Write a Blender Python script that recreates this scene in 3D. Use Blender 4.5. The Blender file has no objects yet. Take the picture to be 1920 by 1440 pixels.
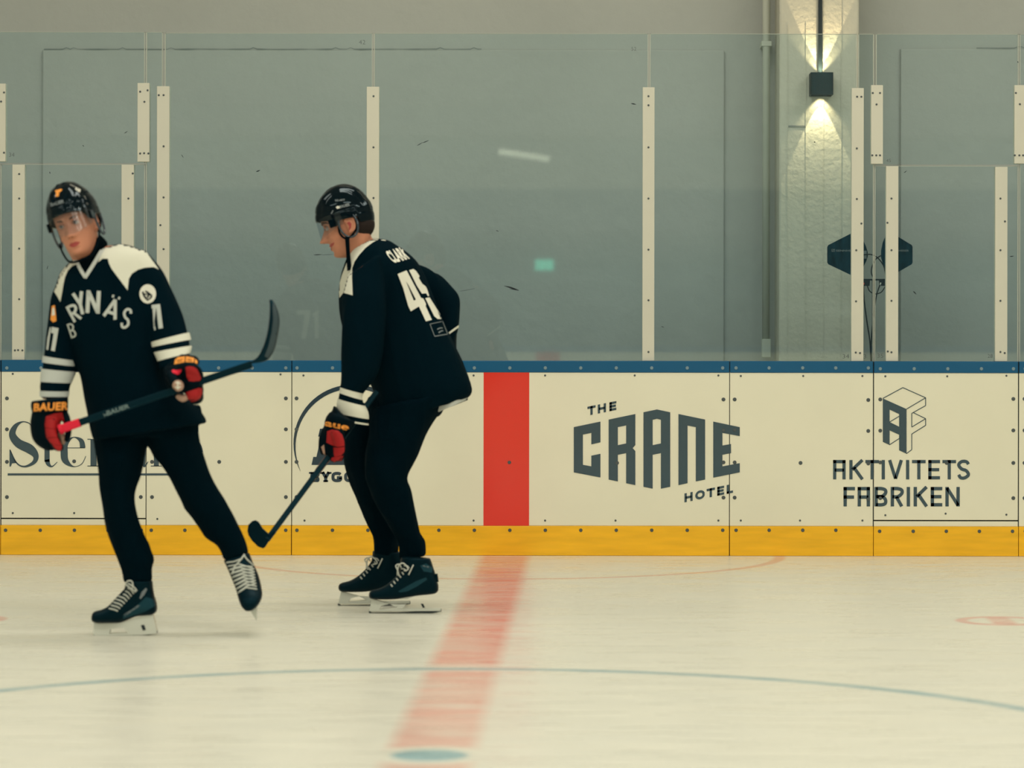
import bpy, bmesh, math, random
from math import sin, cos, pi, radians, sqrt
from mathutils import Vector, Matrix, noise
from mathutils.bvhtree import BVHTree
random.seed(7)
SC = bpy.context.scene
COL = SC.collection

# ------------------------------------------------------------------ camera, light, exposure
F = 5500.0            # focal length in pixels of the 1920-wide frame
XV, YV = 1111.0, 613.0
CH = 1.254            # eye height above the ice
ROLL = 0.0015
cam_data = bpy.data.cameras.new('camera')
cam = bpy.data.objects.new('camera', cam_data); COL.objects.link(cam)
cam_data.sensor_width = 36.0
cam_data.lens = F/1920*36.0
cam_data.shift_x = -(XV-960)/1920
cam_data.shift_y = (YV-720)/1920
cam_data.clip_end = 200
cam.matrix_world = Matrix.Translation((0, 0, CH)) @ Matrix.Rotation(pi/2, 4, 'X') @ Matrix.Rotation(ROLL, 4, 'Z')
cam_data.dof.use_dof = True
cam_data.dof.focus_distance = 15.6
cam_data.dof.aperture_fstop = (cam_data.lens/1000)/0.040
SC.camera = cam

world = bpy.data.worlds.new('world'); SC.world = world; world.use_nodes = True
world.node_tree.nodes['Background'].inputs[0].default_value = (0.5, 0.55, 0.5, 1)
world.node_tree.nodes['Background'].inputs[1].default_value = 0.3
SC.view_settings.view_transform = 'Standard'
SC.view_settings.look = 'None'
SC.view_settings.gamma = 1.0
SC.view_settings.use_curve_mapping = False
SC.view_settings.exposure = -1.30

def area_light(name, loc, sx, sy, power, col=(1.0, 0.94, 0.83)):
    l = bpy.data.lights.new(name, 'AREA'); l.shape = 'RECTANGLE'; l.size = sx; l.size_y = sy
    l.energy = power; l.color = col
    o = bpy.data.objects.new(name, l); COL.objects.link(o); o.location = loc
    return o
for ly, pw in ((-2.0, 230), (3.0, 330), (8.0, 330), (12.6, 240)):
    for lx in (-6.5, -0.8, 4.9):
        area_light('ceiling_lamp_light', (lx, ly, 6.2), 3.2, 0.7, pw*(.6 if lx < -6 and ly > 7 else 1))
for lx, pw in ((-5.0, 8), (-1.2, 64), (2.6, 64)):
    area_light('ceiling_lamp_light', (lx, 15.2, 6.2), 2.4, 0.4, pw, (1.0, 0.86, 0.62))

# ------------------------------------------------------------------ helpers
def W(x, y, D):
    """point of the place that the photograph shows at pixel (x, y), D metres in front of the camera plane"""
    u, v = x-XV, y-YV
    return Vector(((u+ROLL*v)*D/F, D, CH-(v-ROLL*u)*D/F))

def lin(c):
    return tuple(((v/255)/12.92 if v/255 <= .04045 else ((v/255+.055)/1.055)**2.4) for v in c)

def mat(name, col, rough=.6, spec=.5, metal=0.0, bump=0.0, bscale=60, sheen=0.0, var=0.0, vscale=3, coat=0.0, stretch=None, tint=None):
    m = bpy.data.materials.new(name); m.use_nodes = True
    nt = m.node_tree; b = nt.nodes['Principled BSDF']
    b.inputs['Base Color'].default_value = (*col, 1)
    b.inputs['Roughness'].default_value = rough
    b.inputs['Specular IOR Level'].default_value = spec
    b.inputs['Metallic'].default_value = metal
    b.inputs['Sheen Weight'].default_value = sheen
    b.inputs['Coat Weight'].default_value = coat
    b.inputs['Coat Roughness'].default_value = .08
    if tint: b.inputs['Specular Tint'].default_value = (*tint, 1)
    if bump or var:
        tc = nt.nodes.new('ShaderNodeTexCoord')
        src = tc.outputs['Object']
        if stretch:
            mp = nt.nodes.new('ShaderNodeMapping'); mp.inputs['Scale'].default_value = stretch
            nt.links.new(src, mp.inputs[0]); src = mp.outputs[0]
    if bump:
        n = nt.nodes.new('ShaderNodeTexNoise'); n.inputs['Scale'].default_value = bscale; n.inputs['Detail'].default_value = 5
        bp = nt.nodes.new('ShaderNodeBump'); bp.inputs['Strength'].default_value = bump; bp.inputs['Distance'].default_value = .01
        nt.links.new(src, n.inputs[0]); nt.links.new(n.outputs[0], bp.inputs['Height']); nt.links.new(bp.outputs[0], b.inputs['Normal'])
    if var:
        n = nt.nodes.new('ShaderNodeTexNoise'); n.inputs['Scale'].default_value = vscale; n.inputs['Detail'].default_value = 6
        r = nt.nodes.new('ShaderNodeMapRange'); r.inputs[1].default_value = .25; r.inputs[2].default_value = .75
        r.inputs[3].default_value = 1-var; r.inputs[4].default_value = 1+var
        mx = nt.nodes.new('ShaderNodeVectorMath'); mx.operation = 'SCALE'; mx.inputs[0].default_value = col
        nt.links.new(src, n.inputs[0]); nt.links.new(n.outputs[0], r.inputs[0]); nt.links.new(r.outputs[0], mx.inputs['Scale'])
        nt.links.new(mx.outputs[0], b.inputs['Base Color'])
    return m

def obj(name, verts, faces, m, parent=None, smooth=False, loc=None):
    me = bpy.data.meshes.new(name)
    me.from_pydata([tuple(v) for v in verts], [], [tuple(f) for f in faces])
    me.validate()
    bm = bmesh.new(); bm.from_mesh(me); bmesh.ops.recalc_face_normals(bm, faces=bm.faces); bm.to_mesh(me); bm.free()
    if m: me.materials.append(m)
    if smooth: me.polygons.foreach_set('use_smooth', [True]*len(me.polygons))
    o = bpy.data.objects.new(name, me); COL.objects.link(o)
    if loc: o.location = loc
    if parent: o.parent = parent
    return o

def mesh_obj(name, me, m, parent=None, smooth=True):
    me.materials.clear(); me.materials.append(m)
    me.polygons.foreach_set('use_smooth', [smooth]*len(me.polygons))
    o = bpy.data.objects.new(name, me); COL.objects.link(o)
    if parent: o.parent = parent
    return o

def tag(o, label=None, cat=None, group=None, kind=None):
    if label: o['label'] = label
    if cat: o['category'] = cat
    if group: o['group'] = group
    if kind: o['kind'] = kind
    return o

def empty(name, loc=(0, 0, 0)):
    o = bpy.data.objects.new(name, None); COL.objects.link(o); o.location = loc
    return o

def keep_parent(o, p):
    """parent without moving: the geometry is already in world coordinates"""
    o.parent = p
    o.matrix_parent_inverse = Matrix.Translation(-Vector(p.location))
    return o

def box(x0, x1, y0, y1, z0, z1, bev=0.0):
    if bev <= 0:
        v = [(x, y, z) for x in (x0, x1) for y in (y0, y1) for z in (z0, z1)]
        f = [(0, 1, 3, 2), (4, 6, 7, 5), (0, 4, 5, 1), (2, 3, 7, 6), (0, 2, 6, 4), (1, 5, 7, 3)]
        return v, f
    bm = bmesh.new(); bmesh.ops.create_cube(bm, size=1)
    for q in bm.verts:
        q.co = Vector(((x0+x1)/2+q.co.x*(x1-x0), (y0+y1)/2+q.co.y*(y1-y0), (z0+z1)/2+q.co.z*(z1-z0)))
    bmesh.ops.bevel(bm, geom=bm.edges[:], offset=bev, segments=2, affect='EDGES', profile=.5)
    r = geo(bm); return r

def geo(bm):
    bm.verts.index_update()
    v = [q.co.copy() for q in bm.verts]; f = [[q.index for q in p.verts] for p in bm.faces]
    bm.free(); return v, f

def join(*parts):
    V, Fc = [], []
    for v, f in parts:
        n = len(V); V += [Vector(q) for q in v]; Fc += [[i+n for i in p] for p in f]
    return V, Fc

def cr(ps, t):
    """Catmull-Rom through a list of tuples, t in 0..len-1"""
    n = len(ps); i = min(int(t), n-2); u = t-i
    p0 = ps[max(i-1, 0)]; p1 = ps[i]; p2 = ps[i+1]; p3 = ps[min(i+2, n-1)]
    return tuple(.5*(2*b+(c-a)*u+(2*a-5*b+4*c-d)*u*u+(3*b-a-3*c+d)*u**3) for a, b, c, d in zip(p0, p1, p2, p3))

def loft(secs, D0, per=6, N=28, t0=0, t1=None, grow=0.0, power=2.0, fold=0.0, seed=0):
    """secs: (xl, yl, xr, yr, depth offset, half depth) in photo pixels and metres"""
    if t1 is None: t1 = len(secs)-1
    K = max(2, int(round((t1-t0)*per)))+1
    V, Fc = [], []
    for k in range(K):
        s = cr(secs, t0+(t1-t0)*k/(K-1))
        D = D0+s[4]
        a, b = W(s[0], s[1], D), W(s[2], s[3], D)
        c = (a+b)/2; h = (b-a)/2; hl = h.length+grow; h = h.normalized()*hl
        bd = abs(s[5])+grow
        for j in range(N):
            th = 2*pi*j/N
            ct, st = cos(th), sin(th)
            e = 2/power
            ct = math.copysign(abs(ct)**e, ct); st = math.copysign(abs(st)**e, st)
            g = 1.0
            if fold:
                g += fold*(noise.noise(Vector((3*cos(th)+seed, 3*sin(th), k/K*2.0)))+.5*sin(th*5+seed+k/K*3))
            V.append(c+h*ct*g+Vector((0, bd*st*g, 0)))
    for k in range(K-1):
        for j in range(N):
            Fc.append([k*N+j, k*N+(j+1) % N, (k+1)*N+(j+1) % N, (k+1)*N+j])
    Fc.append(list(range(N))[::-1]); Fc.append([(K-1)*N+j for j in range(N)])
    return V, Fc

def tube3(pts, rad, N=10, per=4, flat=None, close=False):
    """tube through 3-D points; rad number or list; flat=(vector, factor) squeezes the section along a direction"""
    if not isinstance(rad, (list, tuple)): rad = [rad]*len(pts)
    P4 = [(*p, r) for p, r in zip(pts, rad)]
    K = (len(pts)-1)*per+1
    S = [cr(P4, k/per if per > 1 else k) for k in range(K)]
    C = [Vector(s[:3]) for s in S]
    V, Fc = [], []
    up = None
    for k in range(K):
        t = (C[min(k+1, K-1)]-C[max(k-1, 0)]).normalized()
        if up is None:
            up = Vector((0, 1, 0)) if abs(t.y) < .8 else Vector((0, 0, 1))
        u = (up-t*up.dot(t)).normalized(); w = t.cross(u); up = u
        for j in range(N):
            o = (u*cos(2*pi*j/N)+w*sin(2*pi*j/N))*S[k][3]
            if flat:
                fv = Vector(flat[0]).normalized(); o = o-fv*o.dot(fv)*(1-flat[1])
            V.append(C[k]+o)
    for k in range(K-1):
        for j in range(N):
            Fc.append([k*N+j, k*N+(j+1) % N, (k+1)*N+(j+1) % N, (k+1)*N+j])
    Fc.append(list(range(N))[::-1]); Fc.append([(K-1)*N+j for j in range(N)])
    return V, Fc

def tpx(pts, D0, rad=None, **k):
    """tube through (x, y, depth offset[, r px]) points"""
    P = [W(p[0], p[1], D0+p[2]) for p in pts]
    R = [p[3]*(D0+p[2])/F for p in pts] if rad is None else rad
    return tube3(P, R, **k)

def ellipsoid(c, r, n=16):
    bm = bmesh.new(); bmesh.ops.create_uvsphere(bm, u_segments=n, v_segments=n//2+2, radius=1)
    for v in bm.verts: v.co = Vector((c[0]+v.co.x*r[0], c[1]+v.co.y*r[1], c[2]+v.co.z*r[2]))
    return geo(bm)

def union(parts, voxel=.008, smooth=3, name='union'):
    """weld closed pieces into one continuous surface"""
    V, Fc = join(*parts)
    me = bpy.data.meshes.new(name); me.from_pydata([tuple(v) for v in V], [], Fc)
    bm = bmesh.new(); bm.from_mesh(me)
    bmesh.ops.remove_doubles(bm, verts=bm.verts, dist=1e-5)
    bmesh.ops.recalc_face_normals(bm, faces=bm.faces); bm.to_mesh(me); bm.free()
    o = bpy.data.objects.new(name, me); COL.objects.link(o)
    r = o.modifiers.new('r', 'REMESH'); r.mode = 'VOXEL'; r.voxel_size = voxel
    s = o.modifiers.new('s', 'SMOOTH'); s.factor = .5; s.iterations = smooth
    dg = bpy.context.evaluated_depsgraph_get()
    out = bpy.data.meshes.new_from_object(o.evaluated_get(dg))
    bpy.data.objects.remove(o); bpy.data.meshes.remove(me)
    return out

def wrinkle(me, amp, sc=(6, 6, 2), seed=0):
    """cloth folds pushed along the normals"""
    for v in me.vertices:
        c = v.co
        q = Vector((c.x*sc[0]+seed, c.y*sc[1], c.z*sc[2]))
        n = noise.noise(q)+.5*noise.noise(q*2.3)
        v.co = c+v.normal*(amp*(1-2*abs(n)*1.6))
    me.update()

def bvh_of(*objs):
    V, P = [], []
    for o in objs:
        n = len(V)
        V += [v.co.copy() for v in o.data.vertices]
        P += [[i+n for i in p.vertices] for p in o.data.polygons]
    return BVHTree.FromPolygons(V, P)

EYE = Vector((0, 0, CH))
def hit(bvh, x, y, lift=.002):
    d = (W(x, y, 10.0)-EYE).normalized()
    r = bvh.ray_cast(EYE, d)
    if r[0] is None: return None
    return r[0]-d*lift

# ---- flat shapes: everything printed, sewn on or stuck on
def flat2d(splines):
    """filled planar shape from closed outlines (holes cut out); returns triangles"""
    cu = bpy.data.curves.new('c', 'CURVE'); cu.dimensions = '2D'; cu.fill_mode = 'BOTH'
    for s in splines:
        sp = cu.splines.new('POLY'); sp.points.add(len(s)-1)
        for i, p in enumerate(s): sp.points[i].co = (p[0], p[1], 0, 1)
        sp.use_cyclic_u = True
    o = bpy.data.objects.new('c', cu); COL.objects.link(o)
    dg = bpy.context.evaluated_depsgraph_get()
    me = bpy.data.meshes.new_from_object(o.evaluated_get(dg))
    r = [v.co.copy() for v in me.vertices], [list(p.vertices) for p in me.polygons]
    bpy.data.objects.remove(o); bpy.data.curves.remove(cu); bpy.data.meshes.remove(me)
    return r

def text2d(s, org, ux, uy, bold=.03, squeeze=1.0):
    """lettering: cap height 1 maps to vector uy, advance 1 to ux"""
    cu = bpy.data.curves.new('t', 'FONT'); cu.body = s; cu.size = 1; cu.offset = bold; cu.space_character = 1.05
    cu.resolution_u = 3
    o = bpy.data.objects.new('t', cu); COL.objects.link(o)
    dg = bpy.context.evaluated_depsgraph_get()
    me = bpy.data.meshes.new_from_object(o.evaluated_get(dg))
    xs = [v.co.x for v in me.vertices]; x0, x1 = min(xs), max(xs)
    hgt = .7
    V = []
    for v in me.vertices:
        a = (v.co.x-x0)/(x1-x0); b = v.co.y/hgt
        V.append(Vector((org[0]+ux[0]*a+uy[0]*b, org[1]+ux[1]*a+uy[1]*b, 0)))
    r = V, [list(p.vertices) for p in me.polygons]
    bpy.data.objects.remove(o); bpy.data.curves.remove(cu); bpy.data.meshes.remove(me)
    return r

def vstroke(ps, n=6):
    """variable-width pen stroke through (x, y, width)"""
    K = (len(ps)-1)*n+1
    S = [cr(ps, k/n) for k in range(K)]
    V, Fc = [], []
    for k in range(K):
        a = S[max(k-1, 0)]; b = S[min(k+1, K-1)]
        t = Vector((b[0]-a[0], b[1]-a[1])).normalized(); nn = Vector((-t.y, t.x))
        w = abs(S[k][2])/2
        V += [Vector((S[k][0]+nn.x*w, S[k][1]+nn.y*w, 0)), Vector((S[k][0]-nn.x*w, S[k][1]-nn.y*w, 0))]
    for k in range(K-1): Fc.append([2*k, 2*k+1, 2*k+3, 2*k+2])
    return V, Fc

def seg(x0, y0, x1, y1, w):
    t = Vector((x1-x0, y1-y0)); t.normalize(); n = Vector((-t.y, t.x))*w/2
    V = [Vector((x0+n.x, y0+n.y, 0)), Vector((x1+n.x, y1+n.y, 0)), Vector((x1-n.x, y1-n.y, 0)), Vector((x0-n.x, y0-n.y, 0))]
    return V, [[0, 1, 2, 3]]

def poly(pts): return flat2d([pts])
def zp(pts, ox, oy, s): return [(ox+p[0]/s, oy+p[1]/s) for p in pts]
def zs(sh, ox, oy, s): return [Vector((ox+v.x/s, oy+v.y/s, 0)) for v in sh[0]], sh[1]

def cut(V, Fc, step):
    bm = bmesh.new(); vs = [bm.verts.new((v.x, v.y, 0)) for v in V]
    for f in Fc:
        if len(set(f)) > 2:
            try: bm.faces.new([vs[i] for i in f])
            except ValueError: pass
    xs = [v.x for v in V]; ys = [v.y for v in V]
    for ax, lo, hi in ((0, min(xs), max(xs)), (1, min(ys), max(ys))):
        c = lo+step
        while c < hi:
            p = Vector((c, 0, 0)) if ax == 0 else Vector((0, c, 0))
            n = Vector((1, 0, 0)) if ax == 0 else Vector((0, 1, 0))
            bmesh.ops.bisect_plane(bm, geom=bm.verts[:]+bm.edges[:]+bm.faces[:], dist=1e-5, plane_co=p, plane_no=n)
            c += step
    return geo(bm)

def decal(name, shape, bvh, m, parent, step=3.0, lift=.002, maxjump=.06, back=None):
    """shape in photo pixels laid onto the surface under it"""
    V, Fc = cut(*shape, step)
    P = []
    for v in V:
        if back is None: P.append(hit(bvh, v.x, v.y, lift))
        else:
            w = W(v.x, v.y, back); r = bvh.ray_cast(Vector((w.x, back+2, w.z)), Vector((0, -1, 0)))
            P.append(None if r[0] is None else r[0]+Vector((0, lift, 0)))
    idx, out, F2 = {}, [], []
    for f in Fc:
        if any(P[i] is None for i in f): continue
        ds = [P[i].y for i in f]
        if max(ds)-min(ds) > maxjump: continue
        g = []
        for i in f:
            if i not in idx: idx[i] = len(out); out.append(P[i])
            g.append(idx[i])
        F2.append(g)
    if not F2: return None
    return obj(name, out, F2, m, parent, smooth=True)

def plate(name, shape, D, m, parent, lift=.001, pm=None):
    """shape in photo pixels stuck flat on an upright surface D metres away"""
    V = [W(v.x, v.y, D) for v in shape[0]]
    V = [Vector((p.x, D-lift, p.z)) for p in V]
    o = obj(name, V, shape[1], m)
    if parent: keep_parent(o, parent)
    return o

def prism(pts, D, th, D1=None):
    """outline in pixels given real thickness along the depth"""
    sp = flat2d([pts] if not isinstance(pts[0], list) else pts)
    V = [W(v.x, v.y, D) for v in sp[0]]
    n = len(V)
    A = [Vector((p.x, D-th/2, p.z)) for p in V]; B = [Vector((p.x, D+th/2, p.z)) for p in V]
    Fc = [list(f) for f in sp[1]]+[[i+n for i in f][::-1] for f in sp[1]]
    from collections import Counter
    ed = Counter()
    for f in sp[1]:
        for a, b in zip(f, f[1:]+f[:1]): ed[(a, b)] += 1
    for (a, b) in ed:
        if (b, a) not in ed: Fc.append([b, a, a+n, b+n])
    return A+B, Fc

# ------------------------------------------------------------------ materials
M = {}
M['boards'] = mat('board_white', (.80, .79, .64), .12, .45, var=.03, vscale=2.2)
M['rail'] = mat('rail_blue', (.003, .095, .22), .3, .4)
M['kick'] = mat('kick_yellow', (.90, .49, .016), .25, .4, var=.10, vscale=9, stretch=(.5, 1, 4))
M['red'] = mat('centre_red', (.74, .045, .03), .12, .45)
M['ink'] = mat('print_slate', (.040, .078, .105), .12, .45)
M['seam'] = mat('seam_dark', (.02, .03, .035), .8, .2)
M['bolt'] = mat('screw_grey', (.09, .11, .12), .4, .5, metal=.5)
M['boltlight'] = mat('screw_light', (.20, .30, .36), .4, .5, metal=.3)
M['post'] = mat('support_white', (.62, .62, .53), .45, .4, var=.015)
M['wall'] = mat('wall_plaster', (.41, .43, .41), .85, .2, bump=.55, bscale=11, var=.05, vscale=1.1)
M['pillar'] = mat('pillar_concrete', (.54, .53, .45), .9, .2, bump=.35, bscale=34, var=.05, vscale=3)
M['pipe'] = mat('pipe_paint', (.55, .57, .50), .6, .3)
M['black'] = mat('black_metal', (.006, .016, .022), .55, .4)
M['lampbody'] = mat('lamp_anthracite', (.008, .026, .034), .6, .2, bump=.3, bscale=150, var=.3, vscale=40, tint=(.25, .75, 1.0))
M['antenna'] = mat('antenna_board', (.005, .022, .034), .5, .2, var=.7, vscale=25, stretch=(2, 1, .6), tint=(.25, .75, 1.0))
M['greyprint'] = mat('print_grey', (.16, .19, .20), .5, .3)
M['cable'] = mat('cable_black', (.004, .010, .014), .5, .4)
M['redplug'] = mat('plug_red', (.65, .08, .05), .5, .4)
M['whiteplug'] = mat('plug_white', (.6, .6, .55), .5, .4)
M['jersey'] = mat('jersey_cloth', (.0008, .0068, .0115), .9, .05, bump=.25, bscale=300, tint=(.25, .75, 1.0))
M['jwhite'] = mat('jersey_white', (.66, .67, .56), .9, .15, bump=.2, bscale=300)
M['jgrey'] = mat('jersey_stripe', (.50, .54, .50), .9, .15)
M['number'] = mat('number_white', (.72, .72, .62), .8, .2)
M['pants'] = mat('trouser_cloth', (.0007, .0058, .0098), .95, .05, bump=.25, bscale=200, tint=(.25, .75, 1.0))
M['under'] = mat('undershirt', (.0006, .003, .0045), .95, .04, tint=(.25, .75, 1.0))
M['glove'] = mat('glove_black', (.0010, .0035, .0060), .6, .10, tint=(.25, .75, 1.0))
M['gred'] = mat('glove_red', (.36, .008, .010), .6, .3)
M['orange'] = mat('print_orange', (.85, .33, .06), .7, .2)
M['tan'] = mat('palm_tan', (.42, .27, .20), .8, .2)
M['helmet'] = mat('helmet_shell', (.0006, .0045, .008), .10, .14, coat=.09, tint=(.6, .9, 1.0))
M['foam'] = mat('helmet_liner', (.001, .005, .008), .8, .1, tint=(.25, .75, 1.0))
M['earclear'] = mat('ear_guard', (.03, .05, .07), .2, .6)
M['strap'] = mat('strap_black', (.0005, .002, .004), .8, .08, tint=(.25, .75, 1.0))
M['skin'] = mat('skin', (.53, .225, .135), .5, .35, var=.14, vscale=16)
M['lip'] = mat('lip', (.36, .055, .05), .45, .4)
M['brow'] = mat('brow_hair', (.10, .045, .03), .8, .2)
M['hair'] = mat('hair_brown', (.018, .012, .010), .8, .2)
M['eyewhite'] = mat('eye_white', (.42, .34, .30), .3, .5)
M['iris'] = mat('iris', (.03, .035, .045), .2, .5)
M['teeth'] = mat('teeth', (.6, .52, .42), .3, .5)
M['boot'] = mat('skate_boot', (.001, .008, .013), .40, .14, tint=(.25, .75, 1.0))
M['bootpanel'] = mat('skate_panel', (.010, .040, .055), .4, .3, tint=(.25, .75, 1.0))
M['lace'] = mat('lace_white', (.50, .53, .47), .9, .2)
M['holder'] = mat('blade_holder', (.60, .63, .56), .3, .4)
M['steel'] = mat('skate_steel', (.045, .065, .075), .35, .3)
M['stick'] = mat('stick_carbon', (.002, .012, .019), .3, .18, tint=(.25, .75, 1.0))
M['stickprint'] = mat('stick_print', (.12, .18, .18), .4, .4)
M['pinktape'] = mat('tape_red', (.72, .015, .045), .7, .3)
M['sticksheen'] = mat('stick_sheen', (.035, .06, .07), .45, .3)  # lighter tone painted on the stick blades in place of their sheen
M['wearbrown'] = mat('stick_wood_tape', (.16, .09, .07), .5, .4)
M['ceiling'] = mat('ceiling_white', (.55, .55, .48), .9, .1)
M['neardark'] = mat('wall_dark', (.12, .175, .20), .8, .2)
M['nearlight'] = mat('wall_light', (.52, .52, .46), .9, .2)
M['scuff'] = mat('scuff', (.03, .04, .045), .9, .1)

def glass_mat(name, tint, refl=.07, rough=.02):
    m = bpy.data.materials.new(name); m.use_nodes = True; nt = m.node_tree
    nt.nodes.remove(nt.nodes['Principled BSDF']); out = nt.nodes['Material Output']
    t = nt.nodes.new('ShaderNodeBsdfTransparent'); t.inputs[0].default_value = (*tint, 1)
    g = nt.nodes.new('ShaderNodeBsdfGlossy'); g.inputs['Roughness'].default_value = rough
    g.inputs[0].default_value = (.9, 1, 1, 1)
    mx = nt.nodes.new('ShaderNodeMixShader'); mx.inputs[0].default_value = refl
    nt.links.new(t.outputs[0], mx.inputs[1]); nt.links.new(g.outputs[0], mx.inputs[2]); nt.links.new(mx.outputs[0], out.inputs[0])
    return m
M['glass'] = glass_mat('rink_glass', (.915, .98, 1.0), .050)
M['glassedge'] = mat('glass_edge', (.42, .46, .41), .3, .4)
M['visor'] = glass_mat('visor_clear', (.90, .92, .94), .03, .12)
M['bladeclear'] = mat('blade_side', (.05, .075, .085), .5, .4)

def emis(name, col, s):
    m = bpy.data.materials.new(name); m.use_nodes = True
    b = m.node_tree.nodes['Principled BSDF']
    b.inputs['Base Color'].default_value = (*col, 1); b.inputs['Emission Color'].default_value = (*col, 1); b.inputs['Emission Strength'].default_value = s
    return m

# ---- the ice with its painted lines
XC, YB, YD = -.475, 16.08, 8.58       # centre line, boards, centre spot
def ice_material():
    m = bpy.data.materials.new('ice'); m.use_nodes = True; nt = m.node_tree; b = nt.nodes['Principled BSDF']
    L = nt.links
    geo_ = nt.nodes.new('ShaderNodeTexCoord'); sep = nt.nodes.new('ShaderNodeSeparateXYZ'); L.new(geo_.outputs['Object'], sep.inputs[0])
    X, Y = sep.outputs[0], sep.outputs[1]
    def mth(op, a, c=None, clamp=False):
        n = nt.nodes.new('ShaderNodeMath'); n.operation = op; n.use_clamp = clamp
        for i, v in enumerate((a, c)):
            if v is None: continue
            if isinstance(v, (int, float)): n.inputs[i].default_value = v
            else: L.new(v, n.inputs[i])
        return n.outputs[0]
    def noise_(scale, detail=5, st=(1, 1, 1)):
        mp = nt.nodes.new('ShaderNodeMapping'); mp.inputs['Scale'].default_value = st; L.new(geo_.outputs['Object'], mp.inputs[0])
        n = nt.nodes.new('ShaderNodeTexNoise'); n.inputs['Scale'].default_value = scale; n.inputs['Detail'].default_value = detail
        L.new(mp.outputs[0], n.inputs[0]); return n.outputs[0]
    def rng(v, a, c, lo, hi):
        n = nt.nodes.new('ShaderNodeMapRange'); L.new(v, n.inputs[0])
        for i, q in enumerate((a, c, lo, hi)): n.inputs[i+1].default_value = q
        return n.outputs[0]
    def band(v, centre, half, soft=.006):   # 1 inside |v-centre|<half
        d = mth('ABSOLUTE', mth('SUBTRACT', v, centre)); return rng(d, half-soft, half+soft, 1, 0)
    def dist(cx, cy):
        a = mth('SUBTRACT', X, cx); c = mth('SUBTRACT', Y, cy)
        return mth('SQRT', mth('ADD', mth('MULTIPLY', a, a), mth('MULTIPLY', c, c)))
    def mix(fac, c1, c2):
        n = nt.nodes.new('ShaderNodeMix'); n.data_type = 'RGBA'; L.new(fac, n.inputs[0])
        for i, q in ((6, c1), (7, c2)):
            if isinstance(q, tuple): n.inputs[i].default_value = (*q, 1)
            else: L.new(q, n.inputs[i])
        return n.outputs[2]
    streak = noise_(1.0, 7, (1.6, 7, 1)); blot = noise_(.9, 4); fine = noise_(6, 6, (1, 5, 1))
    base = mix(rng(streak, .35, .65, 0, 1), (.685, .69, .60), (.72, .72, .62))
    base = mix(rng(fine, .58, .78, 0, .15), base, (.78, .78, .69))
    wear = rng(noise_(2.2, 6, (1.2, 3.5, 1)), .32, .68, .50, .98)
    wear = mth('MULTIPLY', wear, rng(fine, .3, .7, 1.0, .7))
    dC = dist(XC, YD); dS = dist(XC, YB)
    red = mth('MULTIPLY', band(X, XC, .127, .028), rng(dC, .16, .20, 0, 1))
    red = mth('MULTIPLY', red, rng(band(dC, 2.2, .10, .05), 0, 1, 1, .45))
    red = mth('MULTIPLY', red, rng(Y, 10.2, 11.2, .72, 1))
    col = mix(mth('MULTIPLY', red, wear), base, (.68, .22, .165))
    crease = band(dS, 1.5, .030, .012)
    col = mix(mth('MULTIPLY', crease, .62), col, (.62, .33, .27))
    circ = band(dC, 2.17, .034, .014)
    col = mix(mth('MULTIPLY', circ, rng(wear, .4, .9, .55, .95)), col, (.20, .36, .40))
    spot = rng(dC, .10, .125, 1, 0)
    col = mix(mth('MULTIPLY', spot, .88), col, (.24, .42, .46))
    for cx in (1.75, -2.70):
        dd = dist(cx, 12.54)
        ring = band(dd, .17, .026, .01)
        bar = mth('MULTIPLY', band(X, cx, .05, .015), rng(dd, .18, .19, 1, 0))
        col = mix(mth('MULTIPLY', mth('MULTIPLY', mth('MAXIMUM', ring, bar), wear), .95), col, (.66, .26, .22))
    col = mix(rng(band(Y, YB, .06, .05), 0, 1, 0, .25), col, (.86, .87, .80))
    L.new(col, b.inputs['Base Color'])
    L.new(rng(noise_(3, 6, (1, 4, 1)), .3, .7, .22, .42), b.inputs['Roughness'])
    b.inputs['Specular IOR Level'].default_value = .30
    bp = nt.nodes.new('ShaderNodeBump'); bp.inputs['Strength'].default_value = .12; bp.inputs['Distance'].default_value = .003
    L.new(noise_(14, 8, (1, 3, 1)), bp.inputs['Height']); L.new(bp.outputs[0], b.inputs['Normal'])
    return m
M['ice'] = ice_material()

# ------------------------------------------------------------------ the hall
RX0, RX1, RY0, RY1, RZ = -9.0, 8.0, -6.0, 17.35, 6.6
def struct(name, geo_, m, kind='structure', parent=None, smooth=False):
    o = obj(name, geo_[0], geo_[1], m, parent, smooth); o['kind'] = kind; return o
struct('floor', box(RX0, RX1, RY0, RY1, -.1, 0), M['ice'])
struct('wall_far', box(RX0, RX1, RY1, RY1+.2, 0, RZ), M['wall'])
struct('wall_left', box(RX0-.2, RX0, RY0, RY1, 0, RZ), M['nearlight'])
struct('wall_right', box(RX1, RX1+.2, RY0, RY1, 0, RZ), M['nearlight'])
struct('ceiling', box(RX0, RX1, RY0, RY1, RZ, RZ+.1), M['ceiling'])
struct('wall_near', box(RX0, RX1, RY0-.2, RY0, 3.05, RZ), M['nearlight'])
struct('wall_near_lower', box(RX0, RX1, RY0-.2, RY0, 0, 3.05), M['neardark'])['kind'] = 'structure'

def wall_panel(name, x0, x1, ytop, D):
    a = W(x0, ytop, D); c = W(x1, ytop, D)
    o = struct(name, box(a.x, c.x, RY1-.022, RY1+.01, .3, a.z, .006), M['wall'])
    return o
wall_panel('trim_1', 81, 1358, 93, RY1); wall_panel('trim_2', 1688, 2300, 92, RY1)
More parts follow.
